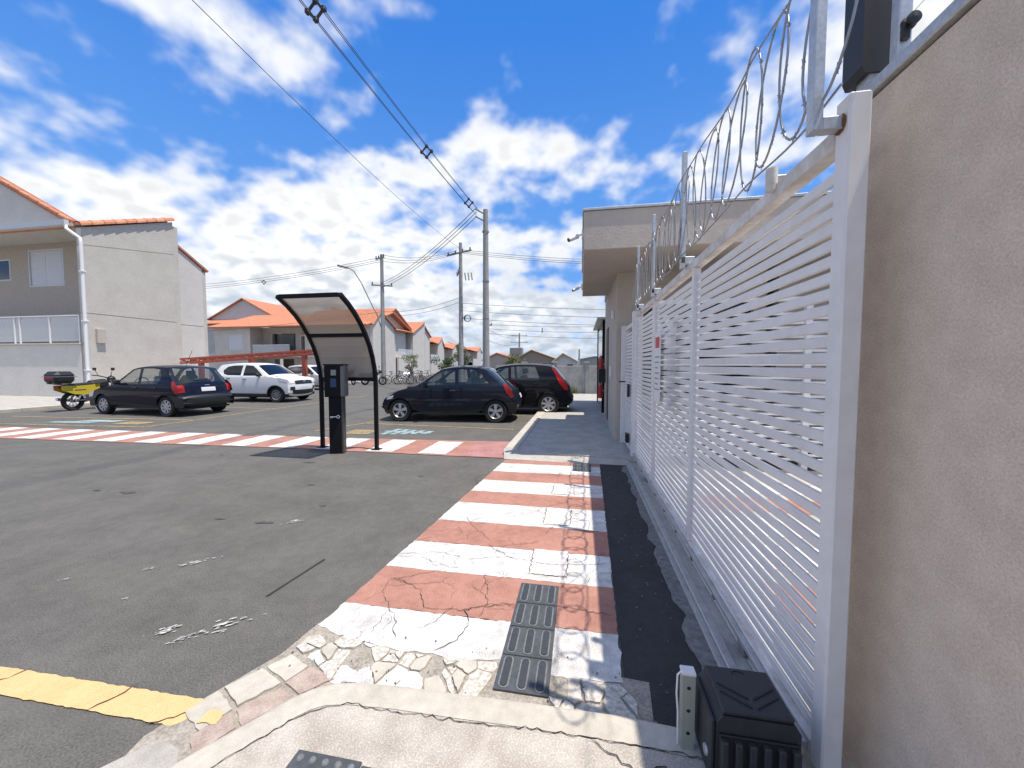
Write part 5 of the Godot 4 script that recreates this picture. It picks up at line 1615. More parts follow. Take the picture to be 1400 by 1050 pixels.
func build_big_house() -> void:
	var h := thing("house", "big pale house with raised terrace, glass guard and white downpipe", "house", Vector3.ZERO)
	var T := Transform3D(Basis(Vector3(0, 0, -1), Vector3.UP, Vector3(1, 0, 0)), Vector3(-20.25, 0, -12.55))
	# street wall in two storeys with a recessed joint between
	var lo := mb()
	prism(lo, pv([[0, 0], [3.62, 0], [3.62, 3.55], [0, 3.55]]), 0.25, T)
	prism(lo, pv([[0, 3.58], [3.62, 3.58], [3.62, 6.9], [0, 6.30]]), 0.25, T)
	prism(lo, pv([[0, 6.325], [3.62, 6.925], [3.62, 8.50], [0, 7.00]]), 0.25, T)
	part("wall", lo, M.house, h)
	var bk := mb()
	prism(bk, pv([[0.02, 0.05], [3.6, 0.05], [3.6, 8.40], [0.02, 6.9]]), 0.20, Transform3D(T.basis, T.origin - Vector3(0.0, 0, 0)).translated(Vector3(0.02, 0, 0)))
	part("wall_joint", bk, M.beige, h)
	var w2 := mb()
	var T2 := Transform3D(T.basis, Vector3(-21.05, 0, -12.55))
	prism(w2, pv([[3.62, 0], [5.75, 0], [5.75, 3.55], [3.62, 3.55]]), 0.25, T2)
	prism(w2, pv([[3.62, 3.575], [5.75, 3.575], [5.75, 6.75], [3.62, 8.05]]), 0.25, T2)
	part("wall", w2, M.house_pale, h)
	part("wall", box_mesh(-26.0, -20.8, 0.0, 6.6, -18.5, -18.30), M.house, h)
	part("return_wall", box_mesh(-21.0, -20.001, 0.0, 8.3, -16.40, -16.172), M.house, h)
	# tiles along the street verge
	var dv := Vector3(0, 1.5, -3.62).normalized()
	for k in 9:
		var t := (k + 0.5) / 9.0
		var c := Vector3(-20.10, 7.10, -12.50).lerp(Vector3(-20.10, 8.60, -16.2), t)
		var st := mb()
		var n := 7
		for i in n:
			var a0 := PI * i / n
			var a1 := PI * (i + 1) / n
			var l0 := dv * -0.24
			var l1 := dv * 0.235
			var pr0 := Vector3(cos(a0) * 0.24, sin(a0) * 0.20 - 0.04, 0)
			var pr1 := Vector3(cos(a1) * 0.24, sin(a1) * 0.20 - 0.04, 0)
			quad(st, c + l0 + pr0, c + l0 + pr1, c + l1 + pr1 * 0.88, c + l1 + pr0 * 0.88)
			quad(st, c + l0 + pr0, c + l0 + pr1, c + l0 + pr1 * 0.8, c + l0 + pr0 * 0.8)
			tri(st, c + l0, c + l0 + pr0 * 0.98, c + l0 + pr1 * 0.98)
		part("tile", st, M.tile_b if k % 2 else M.tile, h)
	roof_slope(h, Vector3(-20.28, 7.08, -12.5), Vector3(-26.5, 7.08, -12.5), Vector3(-26.5, 8.58, -16.15), Vector3(-20.28, 8.58, -16.15), M.tile, 24)
	roof_slope(h, Vector3(-20.72, 6.72, -18.65), Vector3(-26.5, 6.72, -18.65), Vector3(-26.5, 8.20, -16.15), Vector3(-20.72, 8.20, -16.15), M.tile, 24)
	# left wing facing the camera: terrace wall, guard, front coloured darker as shade of its deep eave, gable
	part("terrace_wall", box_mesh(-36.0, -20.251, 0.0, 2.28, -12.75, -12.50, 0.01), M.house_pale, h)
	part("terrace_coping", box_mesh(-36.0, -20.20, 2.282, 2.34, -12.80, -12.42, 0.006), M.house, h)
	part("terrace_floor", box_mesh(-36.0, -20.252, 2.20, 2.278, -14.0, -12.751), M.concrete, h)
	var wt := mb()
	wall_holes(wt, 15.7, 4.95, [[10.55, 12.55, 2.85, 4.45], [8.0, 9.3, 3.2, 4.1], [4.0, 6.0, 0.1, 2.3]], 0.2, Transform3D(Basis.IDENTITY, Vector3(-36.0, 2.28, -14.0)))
	part("front_wall", wt, M.eave_shade_wall, h)
	win(h, Vector3(-24.45, 5.93, -14.06), 1.98, 1.58, Vector3.BACK)
	win(h, Vector3(-27.35, 5.93, -14.06), 1.28, 0.88, Vector3.BACK, false)
	win(h, Vector3(-31.0, 3.48, -14.06), 1.98, 2.18, Vector3.BACK, false)
	part("room_wall", box_mesh(-36.0, -20.26, 2.3, 7.1, -16.0, -15.9), M.room_wall, h)
	part("eave_slab", box_mesh(-36.0, -20.26, 7.05, 7.17, -14.2, -12.44, 0.004), M.house, h)
	var gut := mb()
	prism(gut, pv([[-0.16, 0.20], [-0.14, 0.0], [0.0, 0.0], [0.0, 0.20]]), 15.8, Transform3D(Basis(Vector3(0, 0, -1), Vector3.UP, Vector3(1, 0, 0)), Vector3(-36.2, 7.06, -12.437)))
	part("gutter", gut, M.window_white, h)
	var dp := mb()
	tube(dp, [Vector3(-20.45, 7.08, -12.36), Vector3(-20.42, 6.92, -12.36), Vector3(-20.1, 6.68, -12.42), Vector3(-19.92, 6.55, -12.46), Vector3(-19.90, 6.35, -12.47), Vector3(-19.90, 0.1, -12.47)], 0.06, 10)
	part("downpipe", dp, M.white_plain, h)
	for x in [-19.95]:
		for y in [1.2, 3.2, 5.2]:
			part("pipe_clip", box_mesh(x - 0.05, x + 0.13, y, y + 0.05, -12.56, -12.40, 0.004), M.white_plain, h)
	var gb := mb()
	prism(gb, pv([[-36.0, 7.175], [-20.6, 7.175], [-28.0, 11.1]]), 0.22, Transform3D(Basis.IDENTITY, Vector3(0, 0, -12.9)))
	part("gable", gb, M.house_pale, h)
	roof_slope(h, Vector3(-20.45, 7.22, -12.55), Vector3(-20.45, 7.22, -13.0), Vector3(-28.0, 11.22, -13.0), Vector3(-28.0, 11.22, -12.55), M.tile, 14)
	roof_slope(h, Vector3(-36.2, 6.9, -12.55), Vector3(-36.2, 6.9, -13.0), Vector3(-28.0, 11.22, -13.0), Vector3(-28.0, 11.22, -12.55), M.tile, 14)
	for k in 14:
		var t := (k + 0.5) / 14.0
		var c := Vector3(-20.50, 7.30, -12.56).lerp(Vector3(-27.6, 11.06, -12.56), t)
		var st := mb()
		cbox(st, Vector3.ZERO, Vector3(0.60, 0.15, 0.20), 0.05, Transform3D(Basis(Vector3.BACK, -0.487 + 0.03), c))
		part("tile", st, M.tile if k % 2 else M.tile_b, h)
	# glass guard
	var gx := [-20.45, -22.05, -23.7, -24.0, -25.8, -27.6, -29.4]
	for x in gx:
		part("guard_post", box_mesh(x - 0.03, x + 0.03, 2.341, 3.46, -12.66, -12.60, 0.004), M.white_plain, h)
	part("guard_rail", box_mesh(-29.5, -20.40, 3.462, 3.51, -12.67, -12.59, 0.004), M.white_plain, h)
	for i in gx.size() - 1:
		part("guard_pane", box_mesh(gx[i + 1] + 0.035, gx[i] - 0.035, 2.42, 3.44, -12.636, -12.628), M.balcony_glass, h)
	part("meter_box", box_mesh(-19.998, -19.88, 2.35, 2.95, -13.15, -12.85, 0.01), M.beige, h)

func row_house(label: String, at: Vector3, turn: float, zr: float, zb: float, zd: float, hh: float) -> void:
	# along -z: recess of length zr, street block rising over zb to the apex, then falling over zd
	var h := thing("row_house", label, "house", at, turn, "row houses with tiled roofs")
	var F := Basis(Vector3(0, 0, -1), Vector3.UP, Vector3(1, 0, 0))
	var e := hh - 1.5
	var b := mb()
	prism(b, pv([[zr, 0], [zr + zb, 0], [zr + zb, hh], [zr, e]]), 0.25, Transform3D(F, Vector3(-0.25, 0, 0)))
	prism(b, pv([[zr + zb, 0], [zr + zb + zd, 0], [zr + zb + zd, e], [zr + zb, hh - 0.1]]), 0.25, Transform3D(F, Vector3(-0.55, 0, 0)))
	part("wall", b, M.house_pale, h)
	part("side_wall", box_mesh(-7.0, -0.252, 0.0, e, -zr - 0.25, -zr), M.house, h)
	part("side_wall", box_mesh(-0.56, -0.001, 0.0, hh - 0.1, -zr - zb - 0.2, -zr - zb - 0.001), M.house, h)
	part("end_wall", box_mesh(-7.0, -0.56, 0.0, e, -zr - zb - zd, -zr - zb - zd + 0.2), M.house, h)
	if zr > 0.5:
		var wl := mb()
		wall_holes(wl, zr, e, [[zr * 0.2, zr * 0.6, 3.1, 4.3]], 0.2, Transform3D(Basis(Vector3(0, 0, -1), Vector3.UP, Vector3(1, 0, 0)), Vector3(-1.8, 0, 0)))
		part("front_wall", wl, M.house, h)
		win(h, Vector3(-1.86, 3.7, -zr * 0.4), zr * 0.4 - 0.02, 1.18, Vector3.RIGHT)
		part("balcony_floor", box_mesh(-1.8, 0.0, 2.1, 2.25, -zr, 0.0), M.house_pale, h)
		part("balcony_base", box_mesh(-0.2, -0.01, 0.0, 2.098, -zr, 0.0), M.house_pale, h)
		part("balcony_guard", box_mesh(-0.06, -0.03, 2.252, 3.1, -zr + 0.01, -0.01), M.balcony_glass, h)
		roof_slope(h, Vector3(0.15, e - 0.02, 0.3), Vector3(0.15, e - 0.02, -zr), Vector3(-6.5, e + 2.3, -zr - zb * 0.8), Vector3(-6.5, e + 2.3, 0.3 + zd * 0.6), M.tile, maxi(4, int(zr * 4)))
	# gable roof over the block: slopes towards the camera and away
	roof_slope(h, Vector3(0.12, e + 0.02, -zr + 0.1), Vector3(-7.0, e + 0.02, -zr + 0.1), Vector3(-7.0, hh + 0.06, -zr - zb), Vector3(0.12, hh + 0.06, -zr - zb), M.tile, 24)
	roof_slope(h, Vector3(-0.1, e - 0.06, -zr - zb - zd - 0.25), Vector3(-7.0, e - 0.06, -zr - zb - zd - 0.25), Vector3(-7.0, hh + 0.02, -zr - zb), Vector3(-0.1, hh + 0.02, -zr - zb), M.tile, 24)

func build_houses() -> void:
	build_big_house()
	# second house: shaded front with balconies, wide tiled roof
	var h := thing("house", "two-storey house with wide orange tiled roof and glazed balconies behind the white car", "house", Vector3(-19.0, 0, -32.0))
	var wl := mb()
	wall_holes(wl, 4.0, 5.1, [[1.5, 3.1, 2.9, 4.3]], 0.2, Transform3D(Basis.IDENTITY, Vector3(-16.2, 0, 0)))
	part("wall", wl, M.house, h)
	win(h, Vector3(-13.9, 3.6, -0.06), 1.58, 1.38, Vector3.BACK)
	var wr := mb()
	wall_holes(wr, 12.2, 5.1, [[1.0, 3.6, 2.5, 4.5], [4.4, 6.0, 0.0, 4.2], [6.8, 9.2, 2.5, 4.5], [1.2, 3.4, 0.0, 2.0], [6.8, 9.0, 0.0, 2.1]], 0.2, Transform3D(Basis.IDENTITY, Vector3(-12.2, 0, -1.6)))
	part("recessed_wall", wr, M.house, h)
	part("return_wall", box_mesh(-12.4, -12.2, 0, 5.1, -1.6, -0.201), M.house, h)
	part("side_wall", box_mesh(-16.2, -16.0, 0, 5.1, -8.0, -0.201), M.beige, h)
	part("side_wall", box_mesh(-0.3, -0.1, 0, 5.1, -8.0, -1.801), M.house_pale, h)
	part("room_wall", box_mesh(-12.2, -0.31, 0.0, 5.0, -4.2, -4.1), M.room_wall, h)
	part("stair_door", box_mesh(-7.8, -6.25, 0.0, 4.15, -1.85, -1.81, 0.004), M.brown_door, h)
	part("door_frame", box_mesh(-7.98, -7.82, 0.0, 4.4, -1.64, -1.40, 0.005), M.house_pale, h)
	part("door_frame", box_mesh(-6.18, -6.02, 0.0, 4.4, -1.64, -1.40, 0.005), M.house_pale, h)
	part("door_frame", box_mesh(-7.815, -6.185, 4.2, 4.4, -1.64, -1.40, 0.005), M.house_pale, h)
	part("balcony_floor", box_mesh(-12.19, -0.31, 2.15, 2.3, -1.598, -0.1, 0.005), M.house_pale, h)
	for q in [[-12.1, -8.05], [-5.95, -0.4]]:
		part("balcony_guard", box_mesh(q[0], q[1], 2.302, 3.3, -0.16, -0.12), M.balcony_glass, h)
		part("guard_rail", box_mesh(q[0], q[1], 3.302, 3.35, -0.18, -0.10, 0.004), M.white_plain, h)
	for q in [[-11.0, -8.8], [-5.2, -3.1]]:
		part("balcony_door", box_mesh(q[0], q[1], 2.5, 4.45, -1.75, -1.70), M.window_glass, h)
	roof_slope(h, Vector3(-16.7, 5.02, 0.5), Vector3(0.3, 5.02, 0.5), Vector3(0.3, 6.75, -4.5), Vector3(-16.0, 6.75, -4.5), M.tile, 60)
	roof_slope(h, Vector3(-16.7, 5.0, -9.5), Vector3(0.3, 5.0, -9.5), Vector3(0.3, 6.76, -4.5), Vector3(-16.0, 6.76, -4.5), M.tile, 60)
	var gw := mb()
	prism(gw, pv([[2.2, 5.2], [9.4, 5.2], [9.4, 5.5], [5.8, 7.2], [2.2, 5.5]]), 0.2, Transform3D(Basis(Vector3(0, 0, -1), Vector3.UP, Vector3(1, 0, 0)), Vector3(-0.5, 0, 0)))
	part("gable", gw, M.house_pale, h)
	roof_slope(h, Vector3(-11.0, 5.45, -1.9), Vector3(-0.05, 5.45, -1.9), Vector3(-0.05, 7.32, -5.8), Vector3(-8.0, 7.32, -5.8), M.tile, 40)
	roof_slope(h, Vector3(-11.0, 5.45, -9.7), Vector3(-0.05, 5.45, -9.7), Vector3(-0.05, 7.32, -5.8), Vector3(-8.0, 7.32, -5.8), M.tile, 40)
	# house behind: gable peeping over the roof
	var h2 := thing("house", "gabled house peeping over the orange roof between the big house and the shelter", "house", Vector3(-41.5, 0, -42.0))
	var gb := mb()
	prism(gb, pv([[-5, 0], [4, 0], [4, 7.4], [-0.2, 9.6], [-5, 7.4]]), 6.0, Transform3D(Basis.IDENTITY, Vector3(0, 0, -6)))
	part("wall", gb, M.house_pale, h2)
	roof_slope(h2, Vector3(4.5, 7.3, 0.3), Vector3(4.5, 7.3, -6.3), Vector3(-0.2, 9.75, -6.3), Vector3(-0.2, 9.75, 0.3), M.tile, 20)
	roof_slope(h2, Vector3(-5.5, 7.2, 0.3), Vector3(-5.5, 7.2, -6.3), Vector3(-0.2, 9.75, -6.3), Vector3(-0.2, 9.75, 0.3), M.tile, 20)
	roof_slope(h2, Vector3(-5.0, 6.5, 1.4), Vector3(3.6, 6.5, 1.4), Vector3(3.6, 7.3, -0.4), Vector3(-5.0, 7.3, -0.4), M.tile, 26)
	part("eave_wall", box_mesh(-5.0, 3.5, 0.0, 6.45, 0.02, 1.1), M.house, h2)
	row_house("pale row house with plain gable wall right behind the lamp pole", Vector3(-18.6, 0, -32.0), 0.0, 0.35, 1.6, 3.3, 6.6)
	row_house("pale row house with white balcony guard and valley roof beyond the lamp pole", Vector3(-18.6, 0, -37.3), 0.0, 3.5, 3.2, 2.4, 6.5)
	row_house("row house with broad orange valley roof behind the small trees", Vector3(-23.4, 0, -58.0), deg_to_rad(12.0), 7.0, 5.2, 4.4, 6.6)
	row_house("small far row house with orange roof just above the trees", Vector3(-28.6, 0, -81.0), deg_to_rad(10.0), 6.0, 5.6, 4.5, 6.6)
	row_house("farthest row house showing a sliver of orange roof beside the tall poles", Vector3(-29.5, 0, -104.0), deg_to_rad(6.0), 7.0, 6.0, 5.0, 6.8)
	# low houses on the skyline
	low_house("low red roofed house beside the foot of the tallest pole", Vector3(-13.0, 0, -62.0), 5.6, 5.0, 2.3, 3.3, M.beige, M.tile)
	low_house("wide tan roofed brick house beyond the panel wall", Vector3(-6.3, 0, -55.0), 6.2, 6.0, 2.2, 3.5, M.brick_wall, M.tan_roof)
	low_house("white walled house with tan roof beyond the panel wall", Vector3(-2.0, 0, -52.0), 3.2, 5.0, 1.9, 2.9, M.house_pale, M.tan_roof)
	low_house("bluish low building far beyond the panel wall by the gatehouse", Vector3(3.4, 0, -75.0), 7.0, 6.0, 2.6, 3.0, M.panel_wall, M.galv)
	var tk := thing("water_tower", "small grey water tower block on the skyline left of the tan roof", "tower", Vector3(-11.6, 0, -70.0))
	part("shaft", box_mesh(-0.9, 0.9, 0, 3.2, -0.9, 0.9, 0.02), M.panel_wall, tk)
	part("tank", box_mesh(-1.1, 1.1, 3.205, 4.5, -1.1, 1.1, 0.03), M.grey_metal, tk)
	# panel wall
	var w := thing("panel_wall", "grey concrete panel wall with capped posts at the end of the pavement", "wall", Vector3(0, 0, -18.6))
	for k in 5:
		var x := 3.30 - k * 1.50
		part("post", box_mesh(x - 0.075, x + 0.075, 0.0, 1.52, -0.09, 0.09, 0.008), M.pole, w)
		part("post_cap", box_mesh(x - 0.13, x + 0.13, 1.522, 1.58, -0.13, 0.13, 0.012), M.pole, w)
		for j in 4:
			part("panel", box_mesh(x - 1.422, x - 0.078, 0.02 + j * 0.345, 0.355 + j * 0.345, -0.035, 0.035, 0.01), M.panel_wall, w)
	# plants
	bush("leafy small tree with rounded crown before the row houses", Vector3(-10.6, 0, -34.0), 3.6, 1.15, M.leaf, 5)
	bush("low spreading green shrub left of the rounded tree", Vector3(-12.4, 0, -33.5), 2.4, 1.3, M.leaf_b, 6)
	bush("small dry looking shrub against the row house wall", Vector3(-15.2, 0, -33.0), 2.5, 0.9, M.leaf_dry, 7)
	bush("yellowish green shrub in front of the tan roofed house", Vector3(-8.0, 0, -46.0), 2.9, 1.6, M.leaf_dry, 8)
	bush("thin weeds at the foot of the panel wall", Vector3(-0.4, 0.05, -18.35), 0.28, 0.4, M.leaf_dry, 9)

func low_house(label: String, at: Vector3, w: float, d: float, e: float, r: float, wm: Material, rm: Material) -> void:
	var h := thing("house", label, "house", at, 0.0, "low houses on the skyline")
	var g := mb()
	prism(g, pv([[-w * 0.5, 0], [w * 0.5, 0], [w * 0.5, e], [-w * 0.1, r], [-w * 0.5, e]]), d, Transform3D(Basis.IDENTITY, Vector3(0, 0, -d)))
	part("wall", g, wm, h)
	roof_slope(h, Vector3(w * 0.56, e - 0.08, 0.35), Vector3(w * 0.56, e - 0.08, -d - 0.2), Vector3(-w * 0.1, r + 0.08, -d - 0.2), Vector3(-w * 0.1, r + 0.08, 0.35), rm, 22)
	roof_slope(h, Vector3(-w * 0.56, e - 0.12, 0.35), Vector3(-w * 0.56, e - 0.12, -d - 0.2), Vector3(-w * 0.1, r + 0.08, -d - 0.2), Vector3(-w * 0.1, r + 0.08, 0.35), rm, 22)
	win(h, Vector3(w * 0.2, e * 0.6, 0.02), 0.8, 0.7, Vector3.BACK, false)

func bush(label: String, at: Vector3, h: float, r: float, m: Material, seed_: int) -> void:
	var rg := RandomNumberGenerator.new()
	rg.seed = seed_
	var t := thing("small_tree" if h > 1.0 else "weeds", label, "tree" if h > 1.0 else "plant", at)
	var tr := mb()
	var lobes := []
	for k in 9:
		var a := rg.randf() * TAU
		var c := Vector3(cos(a) * r * rg.randf_range(0.1, 0.7), h * rg.randf_range(0.45, 0.88), sin(a) * r * rg.randf_range(0.1, 0.7))
		lobes.append([c, r * rg.randf_range(0.28, 0.5)])
		tube(tr, [Vector3(0, 0, 0), Vector3(c.x * 0.2, h * 0.35, c.z * 0.2), c], maxf(0.012, h * 0.022), 6, 0.008)
	part("trunk", tr, M.bark, t)
	var lf := mb()
	for i in 900:
		var l: Array = lobes[rg.randi() % lobes.size()]
		var d: Vector3 = Vector3(rg.randfn(), rg.randfn(), rg.randfn()).normalized() * pow(rg.randf(), 0.4) * float(l[1])
		var p: Vector3 = l[0] + d * Vector3(1, 0.8, 1)
		var u := Vector3(rg.randfn(), rg.randfn(), rg.randfn()).normalized()
		var v := u.cross(Vector3(rg.randfn(), rg.randfn(), rg.randfn())).normalized()
		var s := r * rg.randf_range(0.05, 0.10)
		quad(lf, p - u * s, p + v * s * 0.45, p + u * s, p - v * s * 0.45)
	part("crown", lf, m, t)

# ---------------------------------------------------------------- two-wheelers and the red rack
func bike_wheel(parent: Node, c: Vector3, dir: Vector3, r: float, tr: float, m: Material) -> void:
	var ax := dir.cross(Vector3.UP).normalized()
	var st := mb()
	lathe(st, c, ax, [Vector2(r - tr * 2.0, -tr * 0.6), Vector2(r - tr * 0.4, -tr), Vector2(r, -tr * 0.4), Vector2(r, tr * 0.4), Vector2(r - tr * 0.4, tr), Vector2(r - tr * 2.0, tr * 0.6)], 22)
	var w := part("wheel", st, M.tyre, parent)
	var sp := mb()
	for k in 8:
		var a := TAU * k / 8.0
		bar(sp, c, c + (dir * cos(a) + Vector3.UP * sin(a)) * (r - tr * 1.5), 0.006 if tr < 0.03 else 0.012, 5)
	lathe(sp, c, ax, [Vector2(0.04, -0.05), Vector2(0.04, 0.05)], 10)
	part("spokes", sp, m, w)

func motorcycle(label: String, rear: Vector3, dirv: Vector3, body_m: Material, box: bool) -> void:
	var t := thing("motorcycle", label, "motorcycle", rear, atan2(-dirv.z, dirv.x))
	# local +x = forward, origin under the rear axle
	var D := Vector3.RIGHT
	bike_wheel(t, Vector3(0, 0.30, 0), D, 0.30, 0.055, M.rim)
	bike_wheel(t, Vector3(1.28, 0.30, 0), D, 0.30, 0.045, M.rim)
	var fr := mb()
	for s in [-1.0, 1.0]:
		bar(fr, Vector3(1.28, 0.30, s * 0.08), Vector3(1.02, 0.92, s * 0.08), 0.022, 8)
		bar(fr, Vector3(0, 0.30, s * 0.09), Vector3(0.5, 0.36, s * 0.09), 0.022, 8)
		bar(fr, Vector3(0.05, 0.34, s * 0.13), Vector3(0.22, 0.70, s * 0.12), 0.030, 8)
	tube(fr, [Vector3(0.95, 0.85, 0), Vector3(0.85, 0.45, 0), Vector3(0.45, 0.34, 0)], 0.03, 8)
	part("frame", fr, M.grey_metal, t)
	var en := mb()
	cbox(en, Vector3(0.58, 0.42, 0), Vector3(0.36, 0.28, 0.24), 0.05)
	bar(en, Vector3(0.66, 0.45, 0), Vector3(0.76, 0.66, 0), 0.09, 12)
	part("engine", en, M.grey_metal, t)
	var ex := mb()
	tube(ex, [Vector3(0.72, 0.36, -0.13), Vector3(0.45, 0.26, -0.16), Vector3(0.1, 0.30, -0.17), Vector3(-0.28, 0.38, -0.17)], 0.035, 10, 0.05)
	part("exhaust", ex, M.chrome, t)
	var tk := mb()
	cbox(tk, Vector3.ZERO, Vector3(0.56, 0.30, 0.32), 0.10, Transform3D(Basis(Vector3.BACK, 0.12), Vector3(0.70, 0.80, 0)))
	part("tank", tk, M.black_plastic, t)
	for s in [-1.0, 1.0]:
		var sd := mb()
		prism(sd, pv([[-0.36, 0.66], [-0.05, 0.52], [0.42, 0.48], [0.62, 0.62], [0.66, 0.84], [0.45, 0.80], [0.1, 0.78], [-0.36, 0.80]]), 0.03, Transform3D(Basis.IDENTITY, Vector3(0, 0, 0.13 if s > 0 else -0.16)))
		part("side_panel", sd, body_m, t)
		part("box_logo" if false else "panel_band", box_mesh(-0.05, 0.25, 0.64, 0.665, 0.161 if s > 0 else -0.164, 0.164 if s > 0 else -0.161), M.ink, t)
	var se := mb()
	cbox(se, Vector3.ZERO, Vector3(0.72, 0.11, 0.26), 0.045, Transform3D(Basis(Vector3.BACK, 0.05), Vector3(0.16, 0.80, 0)))
	part("seat", se, M.black_plastic, t)
	var fd := mb()
	for k in 7:
		var a0 := 0.35 + k * 0.28
		var a1 := a0 + 0.28
		quad(fd, Vector3(1.28 + cos(a0) * 0.35, 0.30 + sin(a0) * 0.35, -0.07), Vector3(1.28 + cos(a1) * 0.35, 0.30 + sin(a1) * 0.35, -0.07), Vector3(1.28 + cos(a1) * 0.35, 0.30 + sin(a1) * 0.35, 0.07), Vector3(1.28 + cos(a0) * 0.35, 0.30 + sin(a0) * 0.35, 0.07))
	part("front_mudguard", fd, M.black_plastic, t)
	var hb := mb()
	tube(hb, [Vector3(0.82, 1.10, -0.36), Vector3(0.95, 1.06, -0.2), Vector3(1.0, 1.0, 0), Vector3(0.95, 1.06, 0.2), Vector3(0.82, 1.10, 0.36)], 0.018, 8)
	part("handlebar", hb, M.black_plastic, t)
	for s in [-1.0, 1.0]:
		var mi := mb()
		bar(mi, Vector3(0.92, 1.07, s * 0.22), Vector3(0.90, 1.26, s * 0.32), 0.008, 6)
		cbox(mi, Vector3(0.90, 1.30, s * 0.34), Vector3(0.03, 0.09, 0.13), 0.012)
		part("mirror", mi, M.black_plastic, t)
	var hl := mb()
	cbox(hl, Vector3(1.12, 0.94, 0), Vector3(0.20, 0.22, 0.22), 0.07)
	part("headlamp", hl, M.black_plastic, t)
	var tl := mb()
	cbox(tl, Vector3(-0.36, 0.76, 0), Vector3(0.08, 0.09, 0.16), 0.02)
	part("tail_light", tl, M.tail_red, t)
	if box:
		var bb := mb()
		cbox(bb, Vector3(-0.30, 1.05, 0), Vector3(0.52, 0.38, 0.52), 0.10)
		var tb := part("top_box", bb, M.black_plastic, t)
		part("lid_line", box_mesh(-0.565, -0.035, 1.07, 1.085, -0.265, 0.265, 0.002), M.grey_metal, tb)
		part("reflector", box_mesh(-0.572, -0.555, 1.00, 1.05, -0.15, 0.15, 0.003), M.tail_red, tb)
		var rk := mb()
		for s in [-1.0, 1.0]: bar(rk, Vector3(0.0, 0.78, s * 0.1), Vector3(-0.55, 0.88, s * 0.1), 0.014, 6)
		part("rack", rk, M.grey_metal, t)
	var sdst := mb()
	bar(sdst, Vector3(0.50, 0.32, 0.10), Vector3(0.42, 0.012, 0.26), 0.014, 6)
	part("side_stand", sdst, M.grey_metal, t)

func bicycle(label: String, at: Vector3, turn: float, m: Material) -> void:
	var t := thing("bicycle", label, "bicycle", at, turn, "bicycles leaning in the rack")
	bike_wheel(t, Vector3(-0.52, 0.33, 0), Vector3.RIGHT, 0.33, 0.02, M.rim)
	bike_wheel(t, Vector3(0.52, 0.33, 0), Vector3.RIGHT, 0.33, 0.02, M.rim)
	var f := mb()
	var bb := Vector3(-0.08, 0.30, 0)
	var st := Vector3(-0.24, 0.80, 0)
	var hd := Vector3(0.36, 0.82, 0)
	for e in [[bb, st], [bb, hd], [st, hd], [bb, Vector3(-0.52, 0.33, 0)], [st, Vector3(-0.52, 0.33, 0)], [Vector3(0.34, 0.92, 0), Vector3(0.52, 0.33, 0)]]:
		bar(f, e[0], e[1], 0.022, 7)
	part("frame", f, m, t)
	var s := mb()
	cbox(s, Vector3(-0.27, 0.92, 0), Vector3(0.26, 0.06, 0.14), 0.02)
	bar(s, st, Vector3(-0.27, 0.90, 0), 0.015, 6)
	part("saddle", s, M.black_plastic, t)
	var h := mb()
	tube(h, [Vector3(0.30, 1.0, -0.28), Vector3(0.36, 0.98, 0), Vector3(0.30, 1.0, 0.28)], 0.016, 6)
	bar(h, Vector3(0.34, 0.90, 0), Vector3(0.36, 0.98, 0), 0.016, 6)
	part("handlebar", h, M.black_plastic, t)

